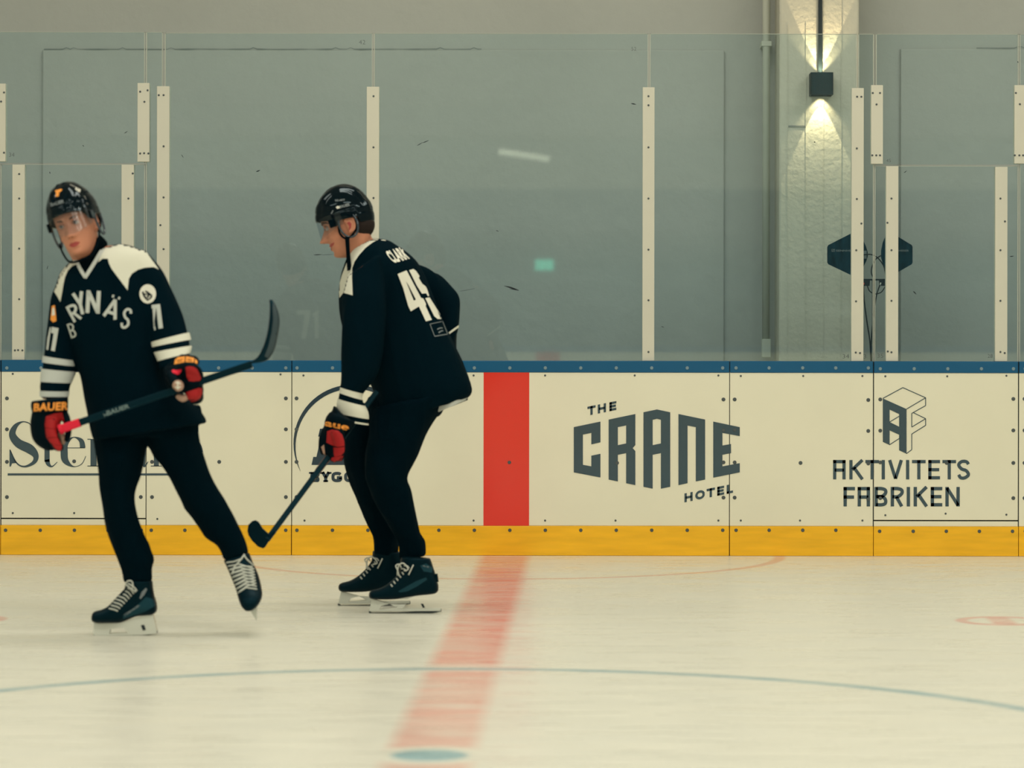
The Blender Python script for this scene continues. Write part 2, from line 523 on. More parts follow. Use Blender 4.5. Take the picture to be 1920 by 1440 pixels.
# ragged plaster seam above the big panel
def ragged(name, x0, x1, y, D):
    top, bot = [], []
    x = x0
    while x <= x1:
        k = noise.noise(Vector((x*.03, 3, 1))); h = max(.4, 1.6+1.6*k)
        yy = y+1.2*noise.noise(Vector((x*.012, 9, 2)))-(2.5 if random.random() < .06 else 0)
        top.append((x, yy-h/2)); bot.append((x, yy+h/2)); x += 7
    V, Fc = [], []
    for t, c in zip(top, bot):
        for p in (t, c):
            w = W(p[0], p[1], D); V.append(Vector((w.x, D-.026, w.z)))
    for i in range(len(top)-1): Fc.append([2*i, 2*i+1, 2*i+3, 2*i+2])
    o = obj(name, V, Fc, mat('plaster_crack', (.17, .20, .20), .9, .1)); o['kind'] = 'structure'
ragged('trim_3', 84, 905, 93, RY1); ragged('trim_4', 1830, 1935, 91, RY1)

# pillar with board-marked concrete
PD = 16.95
a = W(1461, 0, PD); c = W(1611, 0, PD)
bm = bmesh.new()
struct('wall_pillar', box(a.x, c.x, PD, RY1, 0, RZ, .012), M['pillar'])
for i, xx in enumerate((1477, 1511, 1544, 1577)):
    p = W(xx, 300, PD)
    zs_ = (0.9, 3.0) if i in (0, 1) else (.9, 3.3)
    struct('trim_%d' % (5+i), box(p.x-.0022, p.x+.0022, PD-.003, PD+.004, *zs_), M['pillar'])
struct('trim_9', join(box(W(1478, 232, PD).x, W(1510, 232, PD).x, PD-.004, PD+.004, W(0, 236, PD).z, W(0, 233, PD).z)), mat('plaster_patch', (.25, .27, .26), .9, .1))

# drain pipe beside the pillar
DP = 17.2
t = empty('drain_pipe', W(1437, 665, DP)); tag(t, 'pale painted pipe running down the wall left of the pillar', 'pipe')
p = W(1437, 0, DP)
z0 = W(0, 640, DP).z
keep_parent(obj('pipe', *tube3([(p.x, DP, z0), (p.x, DP, RZ-.1)], .022, N=20, per=2), M['pipe'], None, True), t)
keep_parent(obj('end_box', *box(p.x-.025, p.x+.028, DP-.03, DP+.03, W(0, 668, DP).z, z0+.02, .004), M['pipe']), t)
keep_parent(obj('bracket', *box(p.x-.03, p.x+.03, DP-.026, RY1, 2.9, 2.93, .003), M['pipe']), t)

# wall lamp
lp = W(1538, 160, PD)
hw = 21*PD/F; LDp = .13
t = empty('wall_lamp', (lp.x, PD, lp.z)); tag(t, 'small black cube lamp shining up and down on the pillar', 'lamp')
w_ = .006
keep_parent(obj('lamp_body', *join(box(lp.x-hw, lp.x+hw, PD-LDp, PD-LDp+w_, lp.z-hw, lp.z+hw, .002), box(lp.x-hw, lp.x+hw, PD-w_, PD, lp.z-hw, lp.z+hw),
    box(lp.x-hw, lp.x-hw+w_, PD-LDp, PD, lp.z-hw, lp.z+hw, .002), box(lp.x+hw-w_, lp.x+hw, PD-LDp, PD, lp.z-hw, lp.z+hw, .002), box(lp.x-hw+w_, lp.x+hw-w_, PD-LDp+w_, PD-w_, lp.z-.012, lp.z+.012)), M['lampbody']), t)
for s in (1, -1):
    keep_parent(obj('lens', *box(lp.x-.014, lp.x+.014, PD-.075, PD-.045, *sorted((lp.z+s*.012, lp.z+s*.016))), emis('lamp_led', (1.0, .86, .55), 12)), t)
    for ang, pw, bl in ((47, 46, .05), (80, 13, .45)):
        l = bpy.data.lights.new('wall_lamp_beam', 'SPOT'); l.energy = pw; l.color = (1, .76, .42)
        l.spot_size = radians(ang); l.spot_blend = bl; l.shadow_soft_size = .004
        o = bpy.data.objects.new('wall_lamp_beam', l); COL.objects.link(o)
        o.location = (lp.x, PD-.048, lp.z+s*.02)
        if s > 0: o.rotation_euler = (pi, 0, 0)
xr = W(1537.5, 60, PD).x
t2 = obj('lamp_conduit', *box(xr-.011, xr+.011, PD-.022, PD-.002, lp.z+hw, RZ), M['black'])
tag(t2, 'thin black conduit rising from the cube lamp to the ceiling', 'conduit')

# ------------------------------------------------------------------ boards
SB = F/YB
def bx_(x): return (x-XV)*YB/F
ZR0, ZR1, ZK = 1.0046, 1.068, .163
screw_me = {}
def screw_mesh(kind):
    if kind not in screw_me:
        r = {'rail': .0105, 'big': .0115, 'small': .0062, 'kick': .0105}[kind]
        bm = bmesh.new()
        bmesh.ops.create_cone(bm, cap_ends=True, segments=14, radius1=r, radius2=r*.75, depth=.004)
        bmesh.ops.rotate(bm, verts=bm.verts, cent=(0, 0, 0), matrix=Matrix.Rotation(pi/2, 3, 'X'))
        me = bpy.data.meshes.new('screw'); bm.to_mesh(me); bm.free()
        me.materials.append({'rail': M['boltlight']}.get(kind, M['bolt']))
        screw_me[kind] = me
    return screw_me[kind]
def screw(x, y, kind, parent, Yp, D=YB):
    p = W(x, y, D)
    o = bpy.data.objects.new('screw', screw_mesh(kind)); COL.objects.link(o)
    o.location = Vector((p.x, Yp-.001, p.z))-Vector(parent.location); o.parent = parent
    if kind == 'rail':   # hollow ring look: blue core
        pass
    return o

def section(name, label, x0, x1, rail_x, panel_small, big, kick_x, gate=False, group='rink board sections', zpan=None):
    X0, X1 = bx_(x0)+.0015, bx_(x1)-.0015
    t = empty(name, ((X0+X1)/2, YB, 0)); tag(t, label, 'rink board' if not gate else 'gate', group if not gate else 'rink gates')
    zb = zpan or ZK+.001
    for n, g, m in (('panel', box(X0, X1, YB, YB+.03, zb, ZR0-.001, .0012), M['boards']),
                    ('top_rail', box(X0, X1, YB-.004, YB+.11, ZR0, ZR1, .003), M['rail']),
                    ('kick_plate', box(X0-(.0015 if abs(x0-547.5) > 1 and abs(x0-1368.5) > 1 else 0), X1+(.0015 if abs(x1-547) > 1 and abs(x1-1368) > 1 else 0), YB-.008, YB+.03, .001, ZK, .002), M['kick'])):
        o = obj(n, *g, m); keep_parent(o, t)
    keep_parent(obj('backing', *box(X0, X1, YB+.031, YB+.09, 0.002, ZR0-.002), M['black']), t)
    if zpan:
        keep_parent(obj('sill_strip', *box(X0, X1, YB+.002, YB+.03, ZK+.001, zpan-.007), M['boards']), t)
        keep_parent(obj('gap', *box(X0, X1, YB+.02, YB+.0305, zpan-.008, zpan+.002), M['seam']), t)
    for x in rail_x: screw(x, 690+ (0 if x < 1640 else 1.5), 'rail', t, YB-.004)
    for x in kick_x: screw(x, 994+ (2 if x > 1640 else 0), 'kick', t, YB-.008)
    for x, y in panel_small: screw(x, y, 'small', t, YB)
    for x, y in big: screw(x, y, 'big', t, YB)
    return t
def colm(x, ys=(747, 805, 866, 932)): return [(x, y) for y in ys]
gL = section('rink_gate', 'white rink gate at the left with serif lettering', 2.5, 274,
             (13, 77, 140, 203, 265), [(24, 701), (139, 701), (250, 701), (24, 962), (139, 962), (250, 962)],
             colm(13)+colm(264)+[(139, 865)], (11, 76, 140, 203, 265), True, zpan=W(100, 971, YB).z)
s0 = section('board_section', 'narrow outer board section left of the gate, cut by the frame edge', -1500, 1.5, (-10, -74), [], [], (-10,))
sA = section('board_section', 'short white board section behind the walking skater with the raised stick', 274.5, 547,
             (284, 347, 410, 473, 536), [(295, 701), (411, 702), (526, 702), (295, 973), (411, 975), (526, 975)],
             colm(285)+colm(536)+[(411, 866)], (284, 347, 410, 473, 536))
mid = [557+66.5*k for k in range(13)]
sB = section('board_section', 'long white board section with the red centre stripe and dark hotel lettering', 547.5, 1368,
             mid, [(x, 704) for x in (569, 740, 888, 1022, 1190, 1347)]+[(x, 976) for x in (571, 740, 888, 1022, 1154, 1347)],
             colm(556)+colm(1356.5, (749, 806.5, 867, 933))+[(955, 867), (1157, 868), (760, 867)], mid)
sC = section('board_section', 'white board section between the long striped one and the right gate', 1368.5, 1637.5,
             (1380, 1442, 1505, 1567, 1628), [(x, 705) for x in (1389, 1506, 1617)]+[(x, 976) for x in (1389, 1500, 1617)],
             colm(1377.5, (749, 806.5, 867, 933))+colm(1628, (750, 808, 869, 936))+[(1501, 868)], (1380, 1442, 1505, 1567))
gR = section('rink_gate', 'white rink gate at the right under the cube logo', 1638.5, 1909.5,
             (1650.5, 1714, 1777, 1840, 1900), [(1660, 705.5), (1776, 705.5), (1887, 704.5), (1660, 966), (1773, 963), (1887, 965)],
             colm(1650.5, (749, 807.5, 867, 934))+colm(1900, (748, 807, 868, 934))+[(1775, 868)], (1649, 1712, 1774, 1836, 1898), True, zpan=W(1700, 975, YB).z)
s9 = section('board_section', 'outer board section right of the gate, cut by the frame edge', 1910.5, 3300, (1922,), [], colm(1921, (748, 807, 868, 934)), (1922,))
# dark vertical gaps of the gates
for par, xs in ((gL, (2.0, 274.2)), (gR, (1638, 1910))):
    for x in xs:
        X = bx_(x); zt = ZR1
        keep_parent(obj('gap', *box(X-.0018, X+.0018, YB+.004, YB+.03, ZK, zt-.002), M['seam']), par)
# red stripe
keep_parent(obj('centre_stripe', *box(bx_(907), bx_(992.5), YB-.0012, YB+.01, ZK+.001, ZR0-.001), M['red']), sB)

# printing on the boards
def stroke_font(ch, w, t, h=1.0):
    """geometric capitals in a w x h box, pen width t (y down)"""
    P = []
    def s(*a): P.append(seg(*a, t))
    a, b, c, d = t/2, w-t/2, t/2, h-t/2
    if ch == 'T': s(0, c, w, c); s(w/2, 0, w/2, h)
    elif ch == 'H': s(a, 0, a, h); s(b, 0, b, h); s(a, h/2, b, h/2)
    elif ch == 'E': s(a, 0, a, h); s(0, c, w, c); s(0, h/2, w*.93, h/2); s(0, d, w, d)
    elif ch == 'F': s(a, 0, a, h); s(0, c, w, c); s(0, h*.52, w*.92, h*.52)
    elif ch == 'L': s(a, 0, a, h); s(0, d, w, d)
    elif ch == 'I': s(w/2, 0, w/2, h)
    elif ch == 'A': s(a, 0, a, h); s(b, 0, b, h); s(0, c, w, c); s(a, h*.52, b, h*.52)
    elif ch == 'V': s(a, 0, w/2, h-t*.2); s(b, 0, w/2, h-t*.2)
    elif ch == 'N': s(a, 0, a, h); s(b, 0, b, h); s(a, t*.3, b, h-t*.3)
    elif ch == 'K': s(a, 0, a, h); s(b, 0, a+t*.4, h*.5); s(a+t*.9, h*.38, b, h)
    elif ch == 'Y': s(w/2, h*.5, w/2, h); s(a, 0, w/2, h*.55); s(b, 0, w/2, h*.55)
    elif ch in 'BR':
        s(a, 0, a, h)
        P.append(vstroke([(a, c, t), (w*.55, c, t), (b, h*.16, t), (b, h*.34, t), (w*.55, h*.5, t), (a, h*.5, t)]))
        if ch == 'B': P.append(vstroke([(a, h*.5, t), (w*.6, h*.5, t), (b, h*.64, t), (b, h*.84, t), (w*.6, d, t), (a, d, t)]))
        else: s(w*.45, h*.5, b, h)
    elif ch == 'O': P.append(vstroke([(w/2+(w/2-t/2)*cos(k*pi/6), h/2+(h/2-t/2)*sin(k*pi/6), t) for k in range(13)]))
    elif ch == 'S': P.append(vstroke([(b, h*.22, t), (w*.72, c*1.05, t), (w*.35, c, t), (a, h*.25, t), (w*.35, h*.46, t), (w*.7, h*.55, t), (b, h*.76, t), (w*.6, d, t), (w*.28, d, t), (a, h*.76, t)]))
    elif ch == 'G':
        P.append(vstroke([(b, h*.25, t), (w*.7, c, t), (w*.35, c, t), (a, h*.3, t), (a, h*.7, t), (w*.35, d, t), (w*.7, d, t), (b, h*.75, t), (b, h*.55, t)])); s(w*.5, h*.57, w, h*.57)
    return join(*P)
def word(letters, y0, h, t, sx=0.0):
    out = []
    for ch, x0, x1 in letters:
        V, Fc = stroke_font(ch, x1-x0, t, h)
        out.append(([Vector((x0+v.x, y0+v.y+sx*(x0+v.x), 0)) for v in V], Fc))
    return join(*out)
def board_print(name, shape, parent, m=None, lift=.0016, label=None):
    o = plate(name, shape, YB, m or M['ink'], parent, lift)
    if label: o['label'] = label
    return o
Z = lambda pts: zp(pts, 1040, 720, 4.8)
crane = [
 ([(172, 388), (412, 338), (412, 525), (330, 543), (330, 440), (254, 455), (254, 727), (330, 741), (330, 645), (412, 628), (412, 841), (172, 795)],),
 ([(486, 320), (726, 270), (726, 550), (702, 577), (726, 603), (726, 910), (643, 893), (643, 622), (569, 637), (569, 877), (486, 860)], [(569, 388), (643, 373), (643, 535), (569, 550)]),
 ([(799, 254), (920, 229), (1040, 254), (1040, 925), (956, 942), (956, 622), (882, 637), (882, 942), (799, 925)], [(882, 322), (920, 313), (956, 322), (956, 535), (882, 550)]),
 ([(1114, 270), (1354, 320), (1354, 860), (1270, 877), (1270, 388), (1196, 374), (1196, 893), (1114, 910)],),
 ([(1427, 338), (1666, 388), (1666, 469), (1510, 440), (1510, 553), (1587, 540), (1587, 622), (1510, 637), (1510, 741), (1666, 712), (1666, 795), (1427, 843)],)]
def split_x(shape, xc, left):
    V, Fc = cut(*shape, 12.0)
    bm = bmesh.new(); vs = [bm.verts.new(v) for v in V]
    for f in Fc: bm.faces.new([vs[i] for i in f])
    bmesh.ops.bisect_plane(bm, geom=bm.verts[:]+bm.edges[:]+bm.faces[:], dist=1e-5, plane_co=(xc, 0, 0), plane_no=(1, 0, 0), clear_outer=left, clear_inner=not left)
    return geo(bm)
crn = join(*[flat2d([Z(s) for s in l]) for l in crane])
for par, lf in ((sB, True), (sC, False)):
    board_print('lettering', split_x(crn, 1368, lf), par, label='arched hotel name in slate print')
T1 = zs(word([('T', 295, 368), ('H', 388, 462), ('E', 493, 555)], 264, 80, 21, -.2), 1040, 720, 4.8)
T2 = zs(word([('H', 1168, 1242), ('O', 1265, 1352), ('T', 1368, 1442), ('E', 1463, 1525), ('L', 1548, 1605)], 1219, 80, 21, -.2), 1040, 720, 4.8)
board_print('lettering', join(T1, split_x(T2, 1368, True)), sB, label='small slanted words above and below the hotel name')
board_print('lettering', split_x(T2, 1368, False), sC)

A1 = word([('A', 248, 342), ('K', 370, 480), ('T', 490, 592), ('I', 612, 637), ('V', 660, 772), ('I', 794, 820), ('T', 840, 942), ('E', 962, 1050), ('T', 1068, 1170), ('S', 1178, 1275)], 730, 145, 24)
A2 = word([('F', 326, 412), ('A', 432, 525), ('B', 558, 652), ('R', 680, 775), ('I', 800, 825), ('K', 852, 962), ('E', 980, 1067), ('N', 1090, 1198)], 932, 146, 25)
A12 = zs(join(A1, A2), 1500, 680, 4)
board_print('lettering', split_x(A12, 1637.6, True), sC)
board_print('lettering', split_x(A12, 1638.4, False), gR)
q = lambda pts: zp(pts, 1500, 680, 4)
lg = [flat2d([q([(621, 268), (799, 348), (799, 683), (743, 657), (743, 540), (672, 508), (672, 617), (621, 594)]), q([(672, 352), (743, 385), (743, 480), (672, 445)])])]
for s in ((621, 268, 771, 187), (771, 187, 942, 263), (942, 263, 799, 348), (942, 263, 942, 322), (942, 322, 838, 380), (838, 380, 838, 483), (838, 483, 942, 420),
          (942, 420, 942, 470), (942, 470, 838, 535), (838, 535, 838, 652), (838, 652, 797, 683), (850, 375, 942, 420), (672, 445, 743, 402), (669, 617, 745, 568)):
    lg.append(zs(seg(*s, 6), 1500, 680, 4))
board_print('logo', join(*lg), gR, label='isometric cube logo made of two letters')

# serif name on the left gate
ser = []
ser.append(vstroke([(292, 150, 6), (260, 112, 9), (200, 101, 12), (140, 140, 40), (112, 215, 62), (165, 292, 78), (268, 345, 84), (322, 405, 54), (305, 465, 34), (222, 503, 16), (150, 470, 12), (92, 352, 5)]))
ser.append(poly([(86, 350), (94, 350), (120, 425), (150, 470), (110, 474), (97, 503), (86, 503)]))
ser += [seg(424, 180, 424, 460, 46), vstroke([(424, 440, 46), (436, 482, 34), (470, 502, 12), (516, 462, 5)]), seg(375, 253, 500, 253, 8)]
ser += [vstroke([(600, 335, 6), (765, 335, 6)]), vstroke([(745, 335, 50), (730, 270, 40), (660, 240, 8), (585, 300, 60), (578, 375, 64), (590, 450, 56), (660, 503, 10), (735, 480, 7), (773, 408, 5)])]
def stem(x0, x1, y0=255, y1=500, s=28): return [poly([(x0, y0), (x1, y0), (x1, y1), (x0, y1)]), seg(x0-s, y1-2, x1+s, y1-2, 7), seg(x0-s, y0+2, x0+4, y0+2, 7)]
ser += stem(815, 870)+[vstroke([(870, 300, 8), (920, 245, 14), (960, 270, 36)])]
ser += stem(1010, 1060)+[vstroke([(1060, 310, 8), (1120, 245, 14), (1150, 300, 44), (1150, 500, 44)]), seg(1105, 498, 1195, 498, 7)]
ser += [vstroke([(1225, 290, 30), (1250, 245, 12), (1285, 290, 44), (1288, 440, 44), (1300, 500, 20), (1334, 458, 5)]), vstroke([(1270, 360, 8), (1225, 400, 34), (1228, 480, 34), (1275, 470, 8)])]
ser += stem(1385, 1430)+[vstroke([(1430, 300, 8), (1480, 245, 12), (1520, 270, 36)])]
ser += [vstroke([(1700+100*cos(k*pi/8), 378+122*sin(k*pi/8), 8+46*abs(cos(k*pi/8))) for k in range(17)]), vstroke([(1745, 168, 40), (1785, 168, 40)]), vstroke([(1620, 168, 40), (1660, 168, 40)])]
ser.append(poly([(70, 564), (1838, 564), (1838, 583), (70, 583)]))
sh = zs(join(*ser), 0, 770, 4.8)
board_print('lettering', split_x(sh, 274, True), gL)
board_print('lettering', split_x(sh, 274, False), sA)

# round builder's logo on the long section
cres = []
K = 40
pts = []
for k in range(K+1):
    th = radians(152+ (370-152)*k/K)   # pixel angle, y down: from lower left over the top to the right
    u = k/K; R = 663+(45*max(0, (u-.55)/.45))
    w = 46*sin(pi*min(1, max(0, u*1.05)))**.8+2 if u < .5 else 46+14*(u-.5)
    pts.append((725+(R-w/2)*cos(th), 790+(R-w/2)*sin(th), w))
cres.append(vstroke(pts, 1))
cres.append(poly([(360, 623), (640, 623), (625, 712), (520, 712), (455, 940), (700, 940), (700, 1030), (265, 1030), (285, 940), (320, 940), (372, 712), (340, 712)]))
def slab(ch, x0, x1):
    V, Fc = stroke_font(ch, x1-x0, 34, 112)
    V = [Vector((v.x+x0, v.y+1110, 0)) for v in V]
    return V, Fc
cres += [slab('B', 252, 352), slab('Y', 372, 478), slab('G', 492, 608), slab('G', 634, 750),
         seg(236, 1120, 300, 1120, 20), seg(236, 1212, 300, 1212, 20), seg(360, 1120, 410, 1120, 20), seg(442, 1120, 490, 1120, 20), seg(398, 1212, 452, 1212, 20)]
board_print('logo', zs(join(*cres), 540, 700, 6), sB, mat('print_navy', (.030, .055, .078), .12, .5), label='round builder logo with a slanted letter in an arc')

# ------------------------------------------------------------------ glass, supports
GY0, GY1 = YB+.034, YB+.046
ZG = W(700, 61, YB).z
def gx(x): return (x-XV)*GY0/F
def pane(name_label, x0, x1, z0, z1, notes=()):
    o = obj('rink_glass', *box(gx(x0), gx(x1), GY0, GY1, z0, z1), M['glass'])
    tag(o, name_label, 'glass pane', 'rink glass sheets')
    e = .0045
    for a, b in ((gx(x0), gx(x0)+e), (gx(x1)-e, gx(x1))):
        obj('pane_edge', *box(a, b, GY0-.0005, GY1+.0005, z0, z1), M['glassedge'], o)
    obj('pane_edge', *box(gx(x0), gx(x1), GY0-.0005, GY1+.0005, z1-.0025, z1), M['glassedge'], o)
    for kind, dat in notes:
        if kind == 'scuff':
            x, y, dx, dy, w = dat
            obj('scuff_mark', [Vector((W(v.x, v.y, GY0).x, GY0-.001, W(v.x, v.y, GY0).z)) for v in vstroke([(x, y, .4), (x+dx*.45, y+dy*.4, w), (x+dx, y+dy, .4)])[0]], vstroke([(0, 0, 1), (1, 1, 1), (2, 2, 1)])[1], M['scuff'], o)
        else:
            s_, x, y, w, h = dat
            V, Fc = text2d(s_, (x, y), (w, 0), (0, -h), bold=-.01)
            obj('handwriting', [Vector((W(v.x, v.y, GY0).x, GY0-.001, W(v.x, v.y, GY0).z)) for v in V], Fc, mat('pen', (.13, .15, .15), .9, .1), o)
    return o
ZL = W(100, 306, YB).z; ZL2 = W(1750, 309, YB).z; ZT = W(140, 58.5, YB).z
pane('upper glass pane above the left gate', -40, 271, ZL+.004, ZT, [('scuff', (233, 250, 6, -4, 1.2)), ('scuff', (155, 272, 2, 3, 1.5)), ('text', ('34', 17, 294, 10, 8))])
pane('lower glass pane on the left gate behind the walking skater', 1, 271.5, ZR1, ZL-.004, [('scuff', (93, 322, 1, 4, 1.4)), ('scuff', (88, 505, 2, -7, 1))])
pane('narrow glass strip between the left gate and the first tall support', 273.5, 304.5, ZR1, ZT)
pane('wide glass pane between the first two tall supports', 308.5, 698, ZR1, ZG, [('scuff', (480, 322, 8, -3, 2.2)), ('scuff', (340, 290, 4, 6, 1)), ('scuff', (588, 478, 16, -1, 1.6)), ('scuff', (604, 478, 20, -1, .6)), ('text', ('42', 673, 83, 12, 8))])
pane('widest central glass pane with a dark scratch', 700.5, 1215, ZR1, ZG, [('scuff', (782, 273, 10, -6, 1.2)), ('scuff', (792, 268, 12, -5, 1.4)), ('scuff', (945, 536, 28, 8, 2.6)), ('scuff', (955, 541, 18, 4, 1.6)), ('scuff', (1183, 194, 10, 2, 2.2)), ('scuff', (930, 432, 5, 2, 1.2)), ('scuff', (862, 546, 28, -5, .6)), ('text', ('52', 1184, 95, 9, 7))])
pane('glass pane in front of the pillar with the cube lamp', 1217.5, 1606, ZR1, ZG, [('scuff', (1526, 266, 3, 1, 2.2)), ('scuff', (1240, 612, 5, 2, 1)), ('text', ('34', 1580, 672, 12, 8))])
pane('narrow glass strip left of the right gate', 1608.5, 1638, ZR1, ZG, [('text', ('3', 1619, 672, 5, 8))])
pane('upper glass pane above the right gate', 1641.5, 1909, ZL2+.004, ZG, [('text', ('45', 1662, 304, 8, 6)), ('scuff', (1908, 115, 1, 3, 1.6))])
pane('lower glass pane on the right gate', 1639.5, 1909, ZR1, ZL2-.004, [('scuff', (1695, 324, 5, -4, 1.2)), ('scuff', (1712, 546, 6, 6, 2)), ('scuff', (1893, 481, 8, -1, 1.6)), ('text', ('35', 1645, 671, 11, 8)), ('text', ('28', 1852, 671, 9, 7))])
pane('outer glass pane at the right frame edge', 1911, 3300, ZR1, ZG, [])
pane('outer glass pane at the left frame edge', -1500, -42, ZR1, ZT, [])

def support(label, x0, x1, y0, y1, dots, nm='glass_support', grp='white glass supports'):
    p = W((x0+x1)/2, y1, YB)
    a, b = W(x0, y0, YB+.028), W(x1, y1, YB+.028)
    z0 = ZR1+.0005 if y1 > 660 else b.z
    t = empty(nm, ((a.x+b.x)/2, YB+.02, z0)); tag(t, label, 'post', grp)
    keep_parent(obj('front_strip', *box(a.x, b.x, GY0-.020, GY0-.0005, z0, a.z, .0015), M['post']), t)
    keep_parent(obj('rear_strip', *box(a.x, b.x, GY1+.0005, GY1+.020, z0, a.z, .0015), M['post']), t)
    for x, y in dots: screw(x, y, 'small', t, GY0-.020)
D5 = (181, 277, 372, 468, 564)
support('tall support left of the two skaters, next to the left gate', 295, 317.5, 162, 676, [(297, 178), (306, 178), (306, 274), (306, 370), (300, 422), (306, 467), (306, 563)])
support('tall support behind the helmet of the bending skater', 688, 710.5, 163, 676, [(700, y) for y in (180, 276, 371, 467)])
support('tall support in the middle of the glass right of the skaters', 1205, 1226.5, 164, 677, [(1216, y) for y in (180, 197, 276, 372, 468, 563, 660)])
support('tall support in front of the left antenna', 1596.5, 1618.5, 165.5, 677, [(1607.5, 181), (1615.5, 181), (1607, 278), (1607, 373), (1606, 469), (1605.5, 565), (1605, 661), (1613, 662), (1615.5, 419)])
support('short support crossing the top left corner of the left gate', -12, 11, 157, 303, [(6.5, 173), (6.5, 286), (1, 190)])
support('short support at the top right of the left gate', 258.5, 280.5, 156, 303.5, [(262, 171.5), (276, 169), (270, 190.5), (262, 287.5), (269.5, 287), (277.5, 287.5)])
support('lower support on the left gate near the frame edge', 24, 46.5, 309, 674, [(35, 326), (35, 372), (35, 466), (35, 561), (33, 656.5), (41, 657), (27, 657)])
support('lower support on the left gate behind the first helmet', 228.5, 251, 309, 675, [(248, 325), (240, 372), (240, 467)])
support('short support at the top left of the right gate', 1633, 1655, 160, 307.5, [(1637, 174), (1650.5, 174), (1644, 195.5), (1636, 291), (1643.5, 291), (1650.5, 291)])
support('short support at the right frame edge', 1901.5, 1924, 160, 307, [(1905.5, 174), (1913, 195), (1903.5, 291), (1912, 291), (1919, 291)])
support('lower support in front of the right antenna', 1661, 1683.5, 312, 677, [(1672, 372), (1664.5, 417.5), (1672, 469), (1672, 564), (1665, 659), (1672, 660.5)])
support('lower support on the right gate near the frame edge', 1865.5, 1888, 313, 678, [(1876.5, 372), (1885, 415), (1876.5, 469), (1876.5, 564), (1876.5, 660), (1884.5, 662)])

# ------------------------------------------------------------------ antennas behind the glass
AD = 16.55
def antenna(label, pts, text, tx, tw, plate_):
    q_ = empty('paddle_antenna', W(sum(p[0] for p in pts)/len(pts), 516, AD)); tag(q_, label, 'antenna', 'paddle antennas behind the glass')
    keep_parent(obj('antenna_board', *prism(pts, AD, .006), M['antenna']), q_)
    keep_parent(plate('lettering', text2d(text, (tx, 471.5), (tw, 0), (0, -3.2), .03), AD-.003, M['greyprint'], None, .002), q_)
    if plate_:
        keep_parent(obj('connector_plate', *prism([(1616, 470), (1625, 470), (1625, 485), (1616, 485)], AD-.006, .004), M['greyprint']), q_)
    return q_
la = antenna('left black paddle antenna half hidden by a white support', [(1551, 463), (1553, 459.5), (1597, 437), (1606, 433), (1612, 436), (1624, 463), (1627, 473), (1627, 481), (1624, 490), (1611, 516), (1605, 519), (1596, 516), (1553, 495.5), (1551, 492)],
             'SENNHEISER', 1567.5, 44, True)
lgm = join(seg(1559, 467.5, 1565.5, 467.5, 1), seg(1559, 471.5, 1565.5, 471.5, 1), seg(1559.5, 467, 1559.5, 472, 1), seg(1565, 467, 1565, 472, 1), seg(1560, 472, 1564.5, 467, 1.2))
keep_parent(plate('logo', lgm, AD-.003, M['greyprint'], None, .002), la)
antenna('right black paddle antenna half hidden by a white support', [(1711, 463), (1709.5, 459.5), (1684, 444), (1672, 436), (1663, 436), (1655, 455), (1652, 470), (1652, 483), (1655, 494), (1666, 516), (1672, 518), (1684, 510), (1709.5, 495.5), (1711, 492)],
        'SENNHEISER', 1669, 35, False)
t = empty('antenna_stand', W(1639, 676, AD+.02)); tag(t, 'thin black stand with a cross bar carrying both antennas', 'stand')
SDp = AD+.02
keep_parent(obj('cross_bar', *prism([(1600, 523), (1678, 523), (1678, 536), (1661, 536), (1649, 536), (1648, 526), (1631, 526), (1630, 536), (1600, 536)], SDp, .02), M['black']), t)
pp = W(1637, 523, SDp)
keep_parent(obj('pole', *tube3([(pp.x, SDp, 0), (pp.x, SDp, pp.z)], .0055, N=12, per=2), M['black'], None, True), t)
for x in (1606, 1672): keep_parent(obj('upright', *prism([(x-2, 516), (x+2, 516), (x+2, 524), (x-2, 524)], SDp-.01, .02), M['black']), t)
for k in range(3):
    ang = 2*pi*k/3+.3
    keep_parent(obj('leg', *tube3([(pp.x, SDp, .3), (pp.x+.33*cos(ang), SDp+.33*sin(ang)*.8+.02, .005)], .008, N=8, per=1), M['black']), t)
cb = [('black antenna cable looping from the left antenna to the right support', [(1618, 478), (1632, 477), (1645, 483), (1656, 497), (1660, 512), (1662, 528)], M['cable'], 1.1),
      ('black antenna cable looping from the right antenna down to the pole', [(1652, 479), (1642, 486), (1635, 500), (1634, 512), (1638, 526), (1640, 560), (1640, 680)], M['cable'], 1.1),
      ('black cable hanging in a bow below the cross bar', [(1626, 534), (1630, 545), (1640, 551), (1652, 548), (1660, 537)], M['cable'], 1.0),
      ('black cable running from the red plug down to the boards', [(1619, 534), (1620, 560), (1625, 600), (1631, 640), (1633, 680)], M['cable'], 1.3),
      ('black cable running from the white plug down to the boards', [(1650, 534), (1643, 556), (1637, 600), (1633.5, 640), (1634, 680)], M['cable'], 1.1)]
for i, (lb, pts, m_, r) in enumerate(cb):
    o = obj('cable', *tpx([(x, y, -.02-.006*i) for x, y in pts], AD, r*AD/F, N=8, per=6), m_, None, True); tag(o, lb, 'cable')
o = obj('cable_plug', *tpx([(1619.5, 530, -.035), (1618.5, 536, -.035)], AD, .0045, N=8, per=1), M['redplug'], None, True); tag(o, 'small red plug at the left end of the cross bar', 'plug')
o = obj('cable_plug', *tpx([(1651.5, 530, -.035), (1650, 536, -.035)], AD, .0035, N=8, per=1), M['whiteplug'], None, True); tag(o, 'small white plug right of the antenna pole', 'plug')

